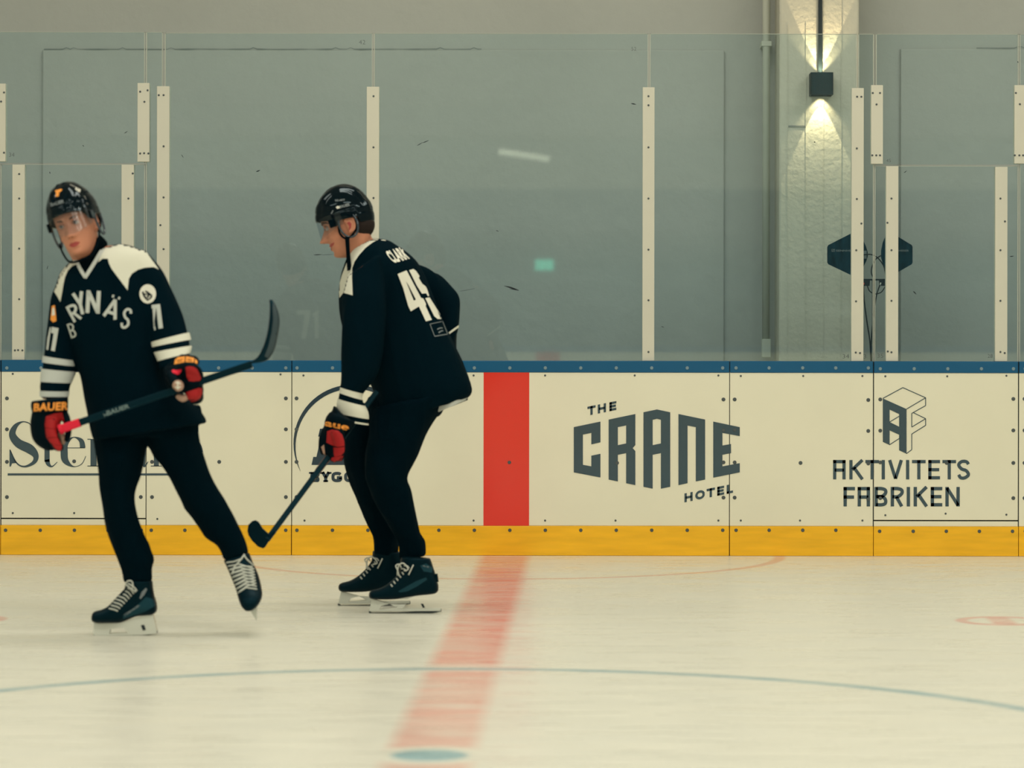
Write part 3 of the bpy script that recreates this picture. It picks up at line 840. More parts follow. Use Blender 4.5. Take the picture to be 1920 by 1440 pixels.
# ------------------------------------------------------------------ what the glass mirrors: the near side of the rink
YN = 1.08
t = empty('near_boards', (XC, YN-.06, 0)); tag(t, 'white boards on the near side seen only mirrored in the glass', 'rink board')
keep_parent(obj('panel', *box(-7, 7, YN-.03, YN, .165, .985), M['boards']), t)
keep_parent(obj('top_rail', *box(-7, 7, YN-.11, YN+.003, .986, 1.045), M['rail']), t)
keep_parent(obj('kick_plate', *box(-7, 7, YN-.03, YN+.008, .002, .163), M['kick']), t)
keep_parent(obj('centre_stripe', *box(XC-.127, XC+.127, YN-.01, YN+.0015, .165, .985), M['red']), t)
t = empty('exit_sign', (-.63, RY0+.03, 1.98)); tag(t, 'lit green exit sign mirrored in the central glass pane', 'sign')
keep_parent(obj('sign_panel', *box(-.75, -.51, RY0+.001, RY0+.05, 1.99, 2.13), emis('exit_green', (.12, .9, .6), 5)), t)
t = obj('tube_lamp', *tube3([(-1.13, -3, 3.36), (-.52, -3, 3.27)], .035, N=10, per=2), emis('tube_light', (1, .93, .7), 4), None, True)
tag(t, 'slim lit tube lamp mirrored in the central glass pane', 'lamp')

# ------------------------------------------------------------------ people
def head_parts(nose=1.0, back=1.0):
    """head in its own frame: x to its left/right, -y forward, z up, about life size"""
    zsec = [  # z, front, back, half width, power
        (-.128, -.035, .030, .020, 2.0), (-.122, -.062, .035, .034, 2.1), (-.112, -.084, .045, .043, 2.2), (-.098, -.094, .058, .052, 2.3), (-.080, -.094, .068, .059, 2.4),
        (-.060, -.096, .078, .064, 2.4), (-.040, -.096, .086, .068, 2.4), (-.015, -.094, .093, .071, 2.4), (.010, -.095, .097, .073, 2.4),
        (.030, -.100, .100, .075, 2.3), (.055, -.098, .101, .076, 2.2), (.080, -.086, .094, .071, 2.1), (.100, -.065, .078, .058, 2.0), (.115, -.036, .050, .034, 2.0), (.120, -.01, .02, .01, 2)]
    N, per = 72, 6
    K = (len(zsec)-1)*per+1
    V, Fc = [], []
    def g(x, s): return math.exp(-(x/s)**2)
    for k in range(K):
        z, f, b, w, p = cr(zsec, k/per)
        b *= back
        for j in range(N):
            th = 2*pi*j/N; c, s = cos(th), sin(th); e = 2/p
            x = w*math.copysign(abs(c)**e, c); y = math.copysign(abs(s)**e, s)
            y = (b*y if y > 0 else -f*y)
            if y < 0 and s < -.2:
                fr = min(1, (-s-.2)/.3)
                d = 0
                wn = .0085+.010*max(0, min(1, (-z-.005)/.035))
                nz = 0
                if -.052 < z < .016:
                    u = (.016-z)/.06
                    nz = .026*(u**1.1) if z > -.041 else .026*(.95)*max(0, (z+.053)/.012)
                d += nz*nose*g(x, wn)
                d += .006*g(z+.043, .008)*(g(abs(x)-.014, .007))       # nostril wings
                d += .0065*g(z-.024, .010)*g(abs(x)-.026, .022)        # brow ridge
                d -= .0115*g(z-.003, .013)*g(abs(x)-.031, .015)        # eye sockets
                d += .0045*g(z+.030, .018)*g(abs(x)-.045, .018)        # cheek bones
                d += .0062*g(z+.066, .0055)*g(x, .020)+.0068*g(z+.079, .0060)*g(x, .017)   # lips
                d -= .0045*g(z+.0725, .0028)*g(x, .020)                # mouth line
                d -= .0045*g(z+.091, .006)*g(x, .020)
                d += .0060*g(z+.110, .011)*g(x, .020)                  # chin
                y -= d*fr
            V.append(Vector((x, y, z)))
    for k in range(K-1):
        for j in range(N): Fc.append([k*N+j, k*N+(j+1) % N, (k+1)*N+(j+1) % N, (k+1)*N+j])
    Fc.append(list(range(N))[::-1]); Fc.append([(K-1)*N+j for j in range(N)])
    ears = []
    for s in (-1, 1):
        ears.append(ellipsoid((s*.074, .012, -.012), (.008, .019, .032), 14))
        rim = [(s*.082, .012+.019*cos(a), -.010+.031*sin(a)) for a in [pi*(-.55)+k*2*pi*.72/10 for k in range(11)]]
        ears.append(tube3(rim, .0038, N=8, per=2))
        ears.append(ellipsoid((s*.078, .002, -.040), (.006, .008, .009), 10))
    return [(V, Fc)]+ears

def xf(M4, g): return [M4 @ Vector(v) for v in g[0]], g[1]

def helmet(M4, parent, kx=1.0, kf=.112, kb=.116, rim=.055):
    M4 = M4 @ Matrix.Diagonal((kx, 1, 1, 1))
    def shell(off):
        V, Fc = [], []
        NA, NT = 96, 40
        for k in range(NT+1):
            for j in range(NA):
                a = 2*pi*j/NA     # 0 = front
                ca, sa = cos(a), sin(a)
                # lower rim height round the head
                front = max(0, ca); back = max(0, -ca)
                zb = .040*front**.6 + (-.004)*(1-front) - rim*back**.8
                if abs(sa) > .75 and ca > -.45: zb = max(zb, .012+.012*(ca))
                t0 = math.acos(max(-1, min(1, (zb-.03)/.118)))
                t = t0*(k/NT)**.85
                st, ct = sin(t), cos(t)
                r = 1.0
                u = abs(sa)*st
                r += .022*math.exp(-((u-.42)/.07)**2)*(1 if ct > -.1 else 0)           # side ridges
                r -= .026*math.exp(-((u-.62)/.05)**2)*math.exp(-((ct-.45)/.35)**2)      # grooves
                r += .030/(1+math.exp(-(t-t0*.66)*30))*(.55 if ca > 0 else .9)           # lower shell overlaps the upper
                r -= .02*math.exp(-((k/NT-.80)/.03)**2)
                x = (.088+off)*st*sa*r; y = (-(kf+off)*ca if ca > 0 else -(kb+off)*ca)*st*r+.004; z = .03+(.118+off)*ct*(1+.3*(r-1))
                V.append(Vector((x, y, z)))
        for k in range(NT):
            for j in range(NA):
                Fc.append([k*NA+j, k*NA+(j+1) % NA, (k+1)*NA+(j+1) % NA, (k+1)*NA+j])
        return V, Fc, NA, NT
    V1, F1, NA, NT = shell(.004); V2, F2, _, _ = shell(-.004)
    n = len(V1); Fc = F1+[[i+n for i in f][::-1] for f in F2]
    for j in range(NA):
        Fc.append([NT*NA+j, NT*NA+(j+1) % NA, n+NT*NA+(j+1) % NA, n+NT*NA+j])
    h = obj('helmet', *xf(M4, (V1+V2, Fc)), M['helmet'], parent, True)
    # vents, as dark slots let into the shell
    bv = BVHTree.FromPolygons(V1, F1)
    for (ax, y0, z0, L, wd) in ((.35, -.07, .115, .030, .006), (-.35, -.07, .115, .030, .006), (.15, -.02, .15, .03, .006), (-.15, -.02, .15, .03, .006), (.35, .05, .12, .03, .006), (-.35, .05, .12, .03, .006), (.8, .0, .09, .035, .005), (-.8, .0, .09, .035, .005), (.75, .06, .06, .025, .006), (-.75, .06, .06, .025, .006)):
        vs = []
        for a, b in ((-.5, -.5), (.5, -.5), (.5, .5), (-.5, .5)):
            p = Vector((ax*.09+b*wd*2*(1 if ax > 0 else -1), y0+a*L, z0-abs(b)*.0))
            d = (p-Vector((0, 0, .02))).normalized()
            r = bv.ray_cast(Vector((0, y0*.6, .02))+d*.4, -d)
            if r[0] is None: break
            vs.append(M4 @ (r[0]+d*.0012))
        if len(vs) == 4: obj('vent', vs, [[0, 1, 2, 3]], M['foam'], h)
    # screws
    for s in (-1, 1):
        for y, z in ((-.05, .025), (.045, .012)):
            r = bv.ray_cast(Vector((s*.3, y, z)), Vector((-s, 0, 0)))
            if r[0] is not None: obj('helmet_screw', *xf(M4, ellipsoid(r[0], (.002, .004, .004), 10)), M['bolt'], h, True)
    # liner pad
    obj('liner', *xf(M4, ellipsoid((0, .004, .045), (.079, .100, .085), 24)), M['foam'], h, True)
    # visor
    V, Fc = [], []
    NAz, NZ = 36, 8
    for k in range(NZ+1):
        for j in range(NAz+1):
            a = radians(-84+168*j/NAz)
            zt = .046; zb = -.034+.030*abs(sin(a))**3
            z = zt+(zb-zt)*k/NZ
            rr = 1.0+.04*(k/NZ)
            V.append(Vector((.094*sin(a)*rr, -.124*cos(a)*rr+.004, z)))
    for k in range(NZ):
        for j in range(NAz): Fc.append([k*(NAz+1)+j, k*(NAz+1)+j+1, (k+1)*(NAz+1)+j+1, (k+1)*(NAz+1)+j])
    n = len(V)
    V = V+[v*.985 for v in V]; Fc = Fc+[[i+n for i in f][::-1] for f in Fc]
    v = obj('visor', *xf(M4, (V, Fc)), M['visor'], parent, True); v['label'] = 'clear half visor'
    for s in (-1, 1):
        v2 = obj('visor_mount', *xf(M4, box(s*.085-.004, s*.085+.004, -.066, -.028, -.004, .028, .003)), M['helmet'], h)
        loop = [(s*.086, .006+.036*cos(a), -.012+.050*sin(a)) for a in [2*pi*k/12 for k in range(13)]]
        obj('ear_loop', *xf(M4, tube3(loop, .0042, N=8, per=2)), M['earclear'], h, True)
    return h, v

def place(eye_px, eye_D, yaw, pitch, roll, sc):
    """4x4 that puts the point between the eyes at the given pixel and depth"""
    R = Matrix.Rotation(roll, 4, 'Y') @ Matrix.Rotation(yaw, 4, 'Z') @ Matrix.Rotation(pitch, 4, 'X')
    S = Matrix.Diagonal((*sc, 1)) if isinstance(sc, tuple) else Matrix.Scale(sc, 4)
    base = R @ S
    e = base @ Vector((0, -.092, .003))
    return Matrix.Translation(W(*eye_px, eye_D)-e) @ base

def body_tag(o, label):
    tag(o, label, 'person', 'skating hockey players')

def stitched(name, pts, bvh, r, m, parent, D=None, lift=.001, per=2):
    """cord following the surface through photo pixels"""
    P = []
    for (x, y), (x2, y2) in zip(pts, pts[1:]):
        L = max(1, int(math.hypot(x2-x, y2-y)/5))
        for i in range(L):
            h_ = hit(bvh, x+(x2-x)*i/L, y+(y2-y)*i/L, lift)
            if h_ is not None: P.append(h_)
    h_ = hit(bvh, *pts[-1], lift)
    if h_ is not None: P.append(h_)
    if len(P) < 2: return None
    return obj(name, *tube3(P, r, N=8, per=per), m, parent, True)

def sub(me_objs): return bvh_of(*me_objs)

def mapq(src, dst):
    """projective-free bilinear map of unit square to 4 pixel corners (tl, tr, br, bl)"""
    def f(V):
        out = []
        for v in V:
            u, w = v.x, v.y
            p = [(1-u)*(1-w)*dst[0][i]+u*(1-w)*dst[1][i]+u*w*dst[2][i]+(1-u)*w*dst[3][i] for i in (0, 1)]
            out.append(Vector((*p, 0)))
        return out
    return f
def quad_text(s, corners, bold=.04):
    V, Fc = text2d(s, (0, 1), (1, 0), (0, -1), bold)
    return mapq(None, corners)(V), Fc
def quad_shape(ch, corners, t=.22, aspect=1.0):
    """one stroke letter mapped into four pixel corners"""
    V, Fc = stroke_font(ch, 1.0*aspect, t*aspect if False else t, 1.0/aspect if False else 1.0)
    xs = aspect
    V = [Vector((v.x/xs, v.y, 0)) for v in V]
    return mapq(None, corners)(V), Fc
def rot_letter(ch, cx, cy, w, h, deg, t=.24):
    a = radians(deg); ux = (cos(a), sin(a)); uy = (-sin(a), cos(a))
    c = []
    for sx, sy in ((-.5, -.5), (.5, -.5), (.5, .5), (-.5, .5)):
        c.append((cx+ux[0]*w*sx+uy[0]*h*sy, cy+ux[1]*w*sx+uy[1]*h*sy))
    asp = w/h
    V, Fc = stroke_font(ch, asp, t*asp*1.05, 1.0)
    V = [Vector((v.x/asp, v.y, 0)) for v in V]
    return mapq(None, c)(V), Fc

def shrink(secs, k, kd=None):
    out = []
    for s in secs:
        cx, cy = (s[0]+s[2])/2, (s[1]+s[3])/2
        out.append((cx+(s[0]-cx)*k, cy+(s[1]-cy)*k, cx+(s[2]-cx)*k, cy+(s[3]-cy)*k, s[4], s[5]*(kd or k)))
    return out

def side_skate(parent, D, boot_secs, shaft_secs, holder, holes, runner, laces, loops, extra, side=1):
    ym = max(p[1] for p in holder)
    holder = [(x, min(y, ym-4.5)) for x, y in holder]
    """skate seen from its side, toe to the left of the picture"""
    me = union([loft(boot_secs, D, per=6, N=28, power=2.4), loft(shaft_secs, D, per=6, N=28, power=2.2)], .005, 4)
    b = mesh_obj('skate', me, M['boot'], parent)
    bv = bvh_of(b)
    h = obj('blade_holder', *prism([holder]+holes, D, .030), M['holder'], b)
    obj('blade', *prism(runner, D, .006), M['steel'], b)
    for L in laces:
        stitched('lace', L, bv, .0033, M['lace'], b)
    for L in loops:
        obj('lace_loop', *tpx(L, D, .0032, N=8, per=4), M['lace'], b, True)
    for nm, sh_, m_ in extra:
        decal(nm, sh_, bv, m_, b, 3.0, .0015)
    return b

# =============================== first skater: walking, facing us ===============================
D1 = 11.91
E1 = place((127.5, 421), D1-.16, radians(-9), radians(2), radians(-18), (.99, 1.10, 1.09))
neck1 = loft([(118, 452, 178, 432, -.045, .050), (126, 470, 183, 452, -.040, .056), (136, 488, 190, 470, -.03, .060), (140, 510, 205, 490, -.01, .07)], D1, N=28)
TOR1 = [(158, 476, 200, 462, 0, .06), (140, 487, 226, 458, 0, .085), (112, 516, 268, 474, 0, .12), (104, 558, 286, 514, 0, .145), (114, 605, 290, 575, -.01, .155),
        (134, 650, 300, 640, -.01, .155), (151, 700, 312, 700, -.01, .16), (160, 748, 345, 738, -.01, .165), (168, 785, 374, 768, -.01, .17), (176, 824, 387, 792, -.01, .175)]
SLR1 = [(225, 522, 268, 468, 0, .09), (238, 548, 299, 500, 0, .092), (249, 585, 322, 545, -.01, .085), (270, 628, 345, 600, -.04, .08), (287, 655, 357, 642, -.08, .075), (298, 678, 354, 664, -.13, .07), (300, 694, 348, 682, -.17, .055)]
SLL1 = [(112, 522, 165, 512, 0, .085), (99, 552, 156, 575, 0, .088), (92, 600, 150, 620, -.01, .082), (85, 648, 143, 660, -.03, .075), (80, 690, 140, 696, -.06, .07), (77, 722, 130, 724, -.09, .065), (77, 748, 126, 748, -.12, .06)]
LG1L = [(172, 795, 285, 790, 0, .13), (178, 830, 274, 832, -.01, .115), (186, 885, 264, 885, -.02, .10), (190, 930, 252, 930, -.03, .085), (198, 980, 263, 985, -.01, .08), (212, 1025, 282, 1030, 0, .075), (224, 1055, 289, 1048, 0, .068), (230, 1070, 284, 1066, 0, .055), (232, 1092, 285, 1090, 0, .052)]
LG1R = [(245, 790, 378, 780, .02, .13), (272, 825, 372, 800, .02, .125), (298, 868, 381, 850, .03, .105), (325, 910, 397, 895, .04, .095), (352, 960, 427, 945, .06, .085), (385, 1005, 450, 990, .08, .075), (408, 1024, 461, 1016, .09, .065), (419, 1050, 467, 1038, .09, .052)]
arm1 = [SLR1, SLL1]
body = union([xf(E1, p) for p in head_parts(1.25)]+[neck1]+[loft(shrink(t, .86), D1) for t in (TOR1, SLR1, SLL1, LG1L, LG1R)]
             +[ellipsoid(W(100, 800, D1-.2), (.03, .03, .05)), ellipsoid(W(345, 712, D1-.22), (.04, .035, .045))], .0042, 2)
P1 = mesh_obj('person', body, M['skin'])
body_tag(P1, 'hockey player in number 17 jersey facing the camera, walking with a raised stick')
bvb = bvh_of(P1)

# face
def face_eye(M4, parent):
    for s in (-1, 1):
        c = Vector((s*.031, -.0805, .003))
        e = obj('eye', *xf(M4, ellipsoid(c, (.0125, .0125, .0085), 16)), M['eyewhite'], parent, True)
        obj('iris', *xf(M4, ellipsoid(c+Vector((0, -.0105, 0)), (.0055, .003, .0055), 12)), M['iris'], e, True)
        obj('eyelid', *xf(M4, tube3([c+Vector((-.015, -.006, .001)), c+Vector((-.006, -.012, .0078)), c+Vector((.006, -.012, .0078)), c+Vector((.015, -.006, .001))], [.002, .0032, .0032, .002], N=8, per=4)), M['skin'], e, True)
        lash = tube3([c+Vector((-.014, -.008, .001)), c+Vector((-.006, -.0145, .006)), c+Vector((.006, -.0145, .006)), c+Vector((.014, -.008, .001))], .0011, N=6, per=4)
        obj('lashes', *xf(M4, lash), M['brow'], e, True)
def front_decal(name, M4, pts, m, parent, bvh):
    """outline given on the face (x, z in the head's own frame) laid on the skin"""
    V, Fc = cut(*flat2d([pts]), .003)
    R3 = M4.to_3x3(); d = (R3 @ Vector((0, 1, 0))).normalized()
    P = []
    for v in V:
        r = bvh.ray_cast(M4 @ Vector((v.x, -.3, v.y)), d); P.append(None if r[0] is None else r[0]-d*.0012)
    if any(p is None for p in P): return
    return obj(name, P, Fc, m, parent, True)
def face(M4, P, bvh, smile=False):
    face_eye(M4, P)
    for s in (-1, 1):
        front_decal('eyebrow', M4, [(s*.013, .017), (s*.018, .0245), (s*.034, .0275), (s*.048, .022), (s*.034, .0205), (s*.020, .0170)], M['brow'], P, bvh)
        front_decal('nostril', M4, [(s*.004, -.0475), (s*.0095, -.0475), (s*.010, -.0455), (s*.005, -.0455)], M['brow'], P, bvh)
    if smile:
        front_decal('lips', M4, [(-.027, -.064), (-.012, -.061), (0, -.062), (.012, -.061), (.027, -.064), (.018, -.078), (0, -.084), (-.018, -.078)], M['lip'], P, bvh)
        front_decal('teeth', M4, [(-.020, -.066), (0, -.065), (.020, -.066), (.014, -.073), (0, -.0755), (-.014, -.073)], M['teeth'], P, bvh)
    else:
        front_decal('lips', M4, [(-.025, -.072), (-.010, -.0655), (0, -.0670), (.010, -.0655), (.025, -.072), (.013, -.081), (0, -.083), (-.013, -.081)], M['lip'], P, bvh)
face(E1, P1, bvb)
E1h = E1 @ Matrix.Diagonal((1, 1, 1.07, 1))
H1, V1_ = helmet(E1h, P1, 1.11, .118, .116, .045)
# helmet marks
bvh1 = bvh_of(H1)
decal('emblem', poly([(103, 357), (114, 354), (117, 356), (111, 361), (110, 368), (104, 369), (105, 362)]), bvh1, M['orange'], H1, 2, .001)
decal('lettering', quad_text('BAUER', [(94, 381), (120, 374), (120, 380), (95, 387)], .05), bvh1, M['bolt'] if False else M['greyprint'], H1, 2, .001)
decal('lettering', quad_text('BAUER', [(142, 351), (152, 356), (150, 361), (141, 355)], .05), bvh1, M['number'], H1, 2, .001)
# chin strap round the jaw
obj('chin_strap', *xf(E1, tube3([(-.088, -.012, -.05), (-.080, -.035, -.085), (-.050, -.075, -.128), (0, -.088, -.136), (.050, -.075, -.128), (.080, -.035, -.085), (.088, -.012, -.05), (.09, .0, -.02)], [.0035, .004, .004, .0045, .004, .004, .004, .003], N=10, per=5)), M['strap'], P1, True)
# hair at the nape and sides
obj('hair', *xf(E1, ellipsoid((0, .045, -.012), (.074, .058, .055), 20)), M['hair'], P1, True)
# undershirt collar
obj('undershirt', *loft([(150, 488, 189, 441, -.02, .062), (144, 492, 201, 455, -.03, .068), (141, 499, 199, 474, -.03, .072), (144, 520, 205, 500, -.03, .085)], D1, N=32), M['under'], P1, True)

jm = union([loft(TOR1, D1, per=8, N=48, power=2.3), loft(SLR1, D1, per=8, N=32), loft(SLL1, D1, per=8, N=32)], .008, 5)
wrinkle(jm, .004, (7, 7, 2.2), 3)
J1 = mesh_obj('jersey', jm, M['jersey'], P1)
J1['label'] = 'black hockey jersey with white shoulders and arched team name'
bvj = bvh_of(J1)
Zt = lambda pts: zp(pts, 40, 430, 3.893)
for k, ring in enumerate(((SLR1, [(3.52, 3.86, 'jwhite'), (4.22, 4.95, 'jwhite')]), (SLL1, [(3.42, 3.72, 'jgrey'), (4.02, 4.78, 'jgrey'), (5.35, 5.75, 'jgrey')]))):
    for a0, a1, mm in ring[1]:
        V, Fc = loft(ring[0], D1, per=24, N=40, t0=a0, t1=a1, grow=.0045)
        obj('sleeve_stripe', V, Fc[:-2], M[mm], J1, True)
yr_ = poly(Zt([(620, 92), (640, 52), (720, 80), (830, 120), (910, 158), (940, 205), (1004, 292), (965, 275), (900, 280), (850, 295), (808, 322), (785, 360), (776, 445), (720, 370), (660, 290), (640, 250), (632, 214), (592, 214), (560, 240)]))
yl_ = poly(Zt([(386, 190), (350, 230), (300, 300), (262, 360), (234, 446), (262, 490), (284, 530), (296, 470), (306, 405), (318, 350), (340, 300), (372, 268), (400, 255)]))
for sh_ in (yr_, yl_): decal('shoulder_yoke', sh_, bvj, M['jwhite'], J1, 3, .0035, .10)
decal('neck_opening', poly(Zt([(400, 215), (470, 330), (640, 70), (560, 70), (470, 150)])), bvj, M['under'], J1, 3, .0025, .1)
decal('collar', join(*[zs(vstroke([(388, 205, 24), (430, 290, 26), (468, 352, 26)], 3), 40, 430, 3.893), zs(vstroke([(464, 354, 26), (545, 225, 28), (632, 78, 28)], 3), 40, 430, 3.893)]), bvj, M['jgrey'], J1, 2.5, .005, .1)
nm = []
for ch, cx, cy, w, h_, dg in (('B', 368, 738, 44, 108, -18), ('R', 384, 608, 72, 128, -28), ('Y', 428, 540, 88, 165, -14), ('N', 524, 530, 104, 165, 3), ('A', 664, 566, 104, 160, 18), ('S', 766, 650, 66, 150, 14)):
    if ch == 'A':
        V, Fc = join(vstroke([(-.42, .5, .22), (.0, -.5, .22)], 1), vstroke([(.42, .5, .22), (0, -.5, .22)], 1), seg(-.25, .22, .25, .22, .16), seg(-.22, -.72, -.22, -.58, .14), seg(.22, -.72, .22, -.58, .14))
        a = radians(dg)
        V = [Vector((cx+(v.x*w)*cos(a)-(v.y*h_*.86)*sin(a), cy+14+(v.x*w)*sin(a)+(v.y*h_*.86)*cos(a), 0)) for v in V]
        nm.append((V, Fc))
    else: nm.append(rot_letter(ch, cx, cy, w, h_, dg, .26))
for g_ in nm: decal('letter', zs(g_, 40, 430, 3.893), bvj, M['jgrey'], J1, 2.5, .004, .08)
decal('sleeve_patch', poly([(277+15.5*cos(k*pi/12), 551+18*sin(k*pi/12)) for k in range(24)]), bvj, M['number'], J1, 2.5, .004)
decal('patch_print', zs(join(vstroke([(885, 455, 12), (900, 490, 14), (925, 520, 10)]), vstroke([(905, 450, 10), (930, 470, 14), (920, 500, 10)]), vstroke([(930, 465, 12), (950, 490, 12), (925, 515, 8)]), seg(890, 470, 955, 480, 8)), 40, 430, 3.893), bvj, M['jersey'], J1, 2, .0055)
decal('sleeve_number', zs(join(poly([(958, 585), (985, 560), (965, 720), (982, 735), (970, 738)]), poly([(950, 552), (1012, 545), (1024, 640), (1034, 720), (1002, 726), (992, 640), (985, 575), (952, 580)])), 40, 430, 3.893), bvj, M['jgrey'], J1, 2.5, .004)
decal('sleeve_number', zs(join(poly([(208, 712), (216, 720), (196, 880), (182, 878), (190, 800)]), poly([(222, 712), (272, 722), (244, 890), (216, 884), (236, 760), (216, 756)])), 40, 430, 3.893), bvj, M['jgrey'], J1, 2.5, .004)
decal('sleeve_crest', zs(poly([(222, 560), (244, 552), (250, 600), (256, 668), (232, 680), (212, 660), (218, 610)]), 40, 430, 3.893), bvj, M['orange'], J1, 2, .004)
decal('crest_print', zs(poly([(226, 575), (240, 572), (246, 625), (222, 630)]), 40, 430, 3.893), bvj, M['number'], J1, 2, .0055)
# name and number on the back (mirrored in the glass)
bk = [rot_letter('I', 222, 600, 10, 90, 0, 1.0)]
decal('back_number', join(poly([(238, 560), (222, 570), (222, 582), (228, 579), (228, 650), (240, 650), (240, 560)]), poly([(214, 560), (172, 560), (172, 574), (196, 574), (186, 650), (200, 650), (214, 574)])), bvj, M['number'], J1, 3, .003, .08, back=D1)

# trousers
pm = union([loft(LG1L, D1, per=8, N=36), loft(LG1R, D1, per=8, N=36), loft([(168, 770, 375, 760, 0, .13), (175, 800, 378, 790, 0, .135), (200, 822, 350, 812, 0, .12)], D1, per=6, N=36)], .008, 5)
wrinkle(pm, .004, (8, 8, 3), 9)
T1_ = mesh_obj('trousers', pm, M['pants'], P1)

# gloves of the first skater
def glove(parent, parts, vox=.0045):
    g_ = mesh_obj('glove', union(parts, vox, 4), M['glove'], parent)
    return g_
Zg = lambda pts: zp(pts, 40, 730, 11.075)
DG = D1-.24
cuff = loft([(60, 752, 127, 744, 0, .062), (58.5, 760, 127, 755, 0, .066), (60.5, 771, 126.5, 770, 0, .064)], DG, power=2.6)
hand = loft([(61, 769, 125, 768, 0, .05), (58, 785, 118, 780, 0, .048), (57, 800, 112, 800, 0, .046), (61, 822, 108, 818, 0, .044), (72, 836, 110, 834, 0, .038), (88, 845, 112, 843, 0, .028)], DG, power=2.4)
fing = []
for i, dd in enumerate((-.045, -.012, .020, .048)):
    sx = i*1.6
    fing.append(tpx([(96+sx, 786, dd, 11), (96+sx, 806, dd-.006, 11), (101+sx*.6, 824-i, dd-.008, 10.5), (109, 838-i*2, dd-.004, 9), (117, 836-i*2, dd, 7)], DG, N=12, per=4))
thumb = tpx([(118, 772, .02, 8), (124, 785, .0, 8), (128, 803, -.02, 7), (127, 818, -.03, 6), (124, 828, -.03, 5)], DG, N=12, per=4)
G1 = glove(P1, [cuff, hand, thumb]+fing)
gb = bvh_of(G1)
for pl in ([(515, 560), (690, 500), (850, 480), (880, 600), (900, 735), (780, 800), (735, 822), (620, 815), (490, 790), (486, 720)],
           [(495, 800), (620, 822), (735, 830), (750, 1000), (640, 995), (520, 1010), (500, 900)],
           [(528, 1020), (650, 1003), (765, 1010), (800, 1085), (845, 1165), (690, 1150), (600, 1110)],
           [(630, 1130), (700, 1158), (845, 1175), (830, 1250), (780, 1298), (700, 1230)]):
    decal('finger_pad', poly(Zg(pl)), gb, M['gred'], G1, 2.0, .004, .08)
decal('lettering', zs(quad_text('BAUER', [(262, 298), (985, 262), (975, 420), (250, 452)], .04), 40, 730, 11.075), gb, M['orange'], G1, 2.0, .003, .08)
obj('palm', *tpx([(112, 812, -.02, 6), (118, 822, -.025, 6), (117, 832, -.02, 4)], DG, N=10, per=3), M['tan'], G1, True)

Zr = lambda pts: zp(pts, 300, 640, 10.29)
DR = D1-.27
cuff = loft([(304, 696, 340, 664, .05, .055), (313, 700, 368, 668, .03, .06), (318, 708, 374, 682, .0, .058)], DR, power=2.4)
hand = loft([(306, 690, 366, 678, .02, .05), (308, 708, 352, 690, 0, .05), (314, 726, 352, 712, 0, .046), (324, 742, 350, 734, 0, .036)], DR, power=2.4)
fing = []
for i, (y0, y1, dd) in enumerate(((690, 712, -.02), (702, 722, .0), (716, 736, .01), (728, 748, .02))):
    fing.append(tpx([(338, y0, dd-.02, 9), (358, y0-1+i*.5, dd-.045, 10), (370, y0+8, dd-.03, 10), (372, y1, dd+.02, 9), (360, y1+3, dd+.045, 8)], DR, N=12, per=4))
thumb = tpx([(318, 700, -.04, 10), (326, 713, -.055, 11), (334, 723, -.06, 11), (342, 735, -.05, 8)], DR, N=12, per=4)
low = loft([(348, 728, 380, 728, 0, .04), (349, 741, 379, 741, 0, .045), (352, 751, 374, 750, 0, .03)], DR, power=2.4)
G2 = glove(P1, [cuff, hand, thumb, low]+fing)
gb = bvh_of(G2)
decal('lettering', zs(join(poly([(296, 312), (480, 288), (472, 400), (272, 445)]), poly([(502, 288), (655, 318), (655, 405), (492, 398)]), poly([(676, 335), (722, 378), (722, 440), (672, 415)])), 300, 640, 10.29), gb, M['orange'], G2, 2, .003, .08)
decal('lettering', zs(join(seg(325, 370, 440, 340, 10), seg(330, 400, 430, 378, 8), seg(525, 340, 620, 352, 10), seg(525, 370, 620, 378, 8)), 300, 640, 10.29), gb, M['glove'], G2, 2, .0042, .08)
decal('heart_print', zs(poly([(220, 560), (260, 540), (310, 555), (360, 548), (415, 540), (412, 590), (370, 635), (330, 645), (280, 615), (240, 605)]), 300, 640, 10.29), gb, M['pinktape'], G2, 2, .003)
decal('finger_pad', poly(Zr([(492, 500), (560, 478), (650, 492), (710, 530), (745, 590), (798, 715), (770, 760), (640, 775), (560, 765), (515, 690)])), gb, M['gred'], G2, 2, .004, .1)
decal('finger_pad', poly(Zr([(500, 985), (640, 935), (740, 900), (815, 905), (812, 1010), (780, 1090), (700, 1150), (600, 1172), (495, 1165)])), gb, M['gred'], G2, 2, .004, .1)
decal('thumb_emblem', poly(Zr([(350+112*cos(k*pi/10), 855+112*sin(k*pi/10)) for k in range(20)])), gb, M['tan'], G2, 2, .004)
decal('emblem_print', zs(join(vstroke([(300, 800, 22), (350, 790, 26), (400, 830, 22)]), vstroke([(290, 880, 22), (350, 900, 26), (400, 870, 22)]), seg(340, 780, 345, 930, 26)), 300, 640, 10.29), gb, M['number'], G2, 2, .0052)
obj('palm', *tpx([(333, 742, -.02, 5), (342, 747, -.03, 7), (350, 744, -.02, 6)], DR, N=10, per=3), M['tan'], G2, True)

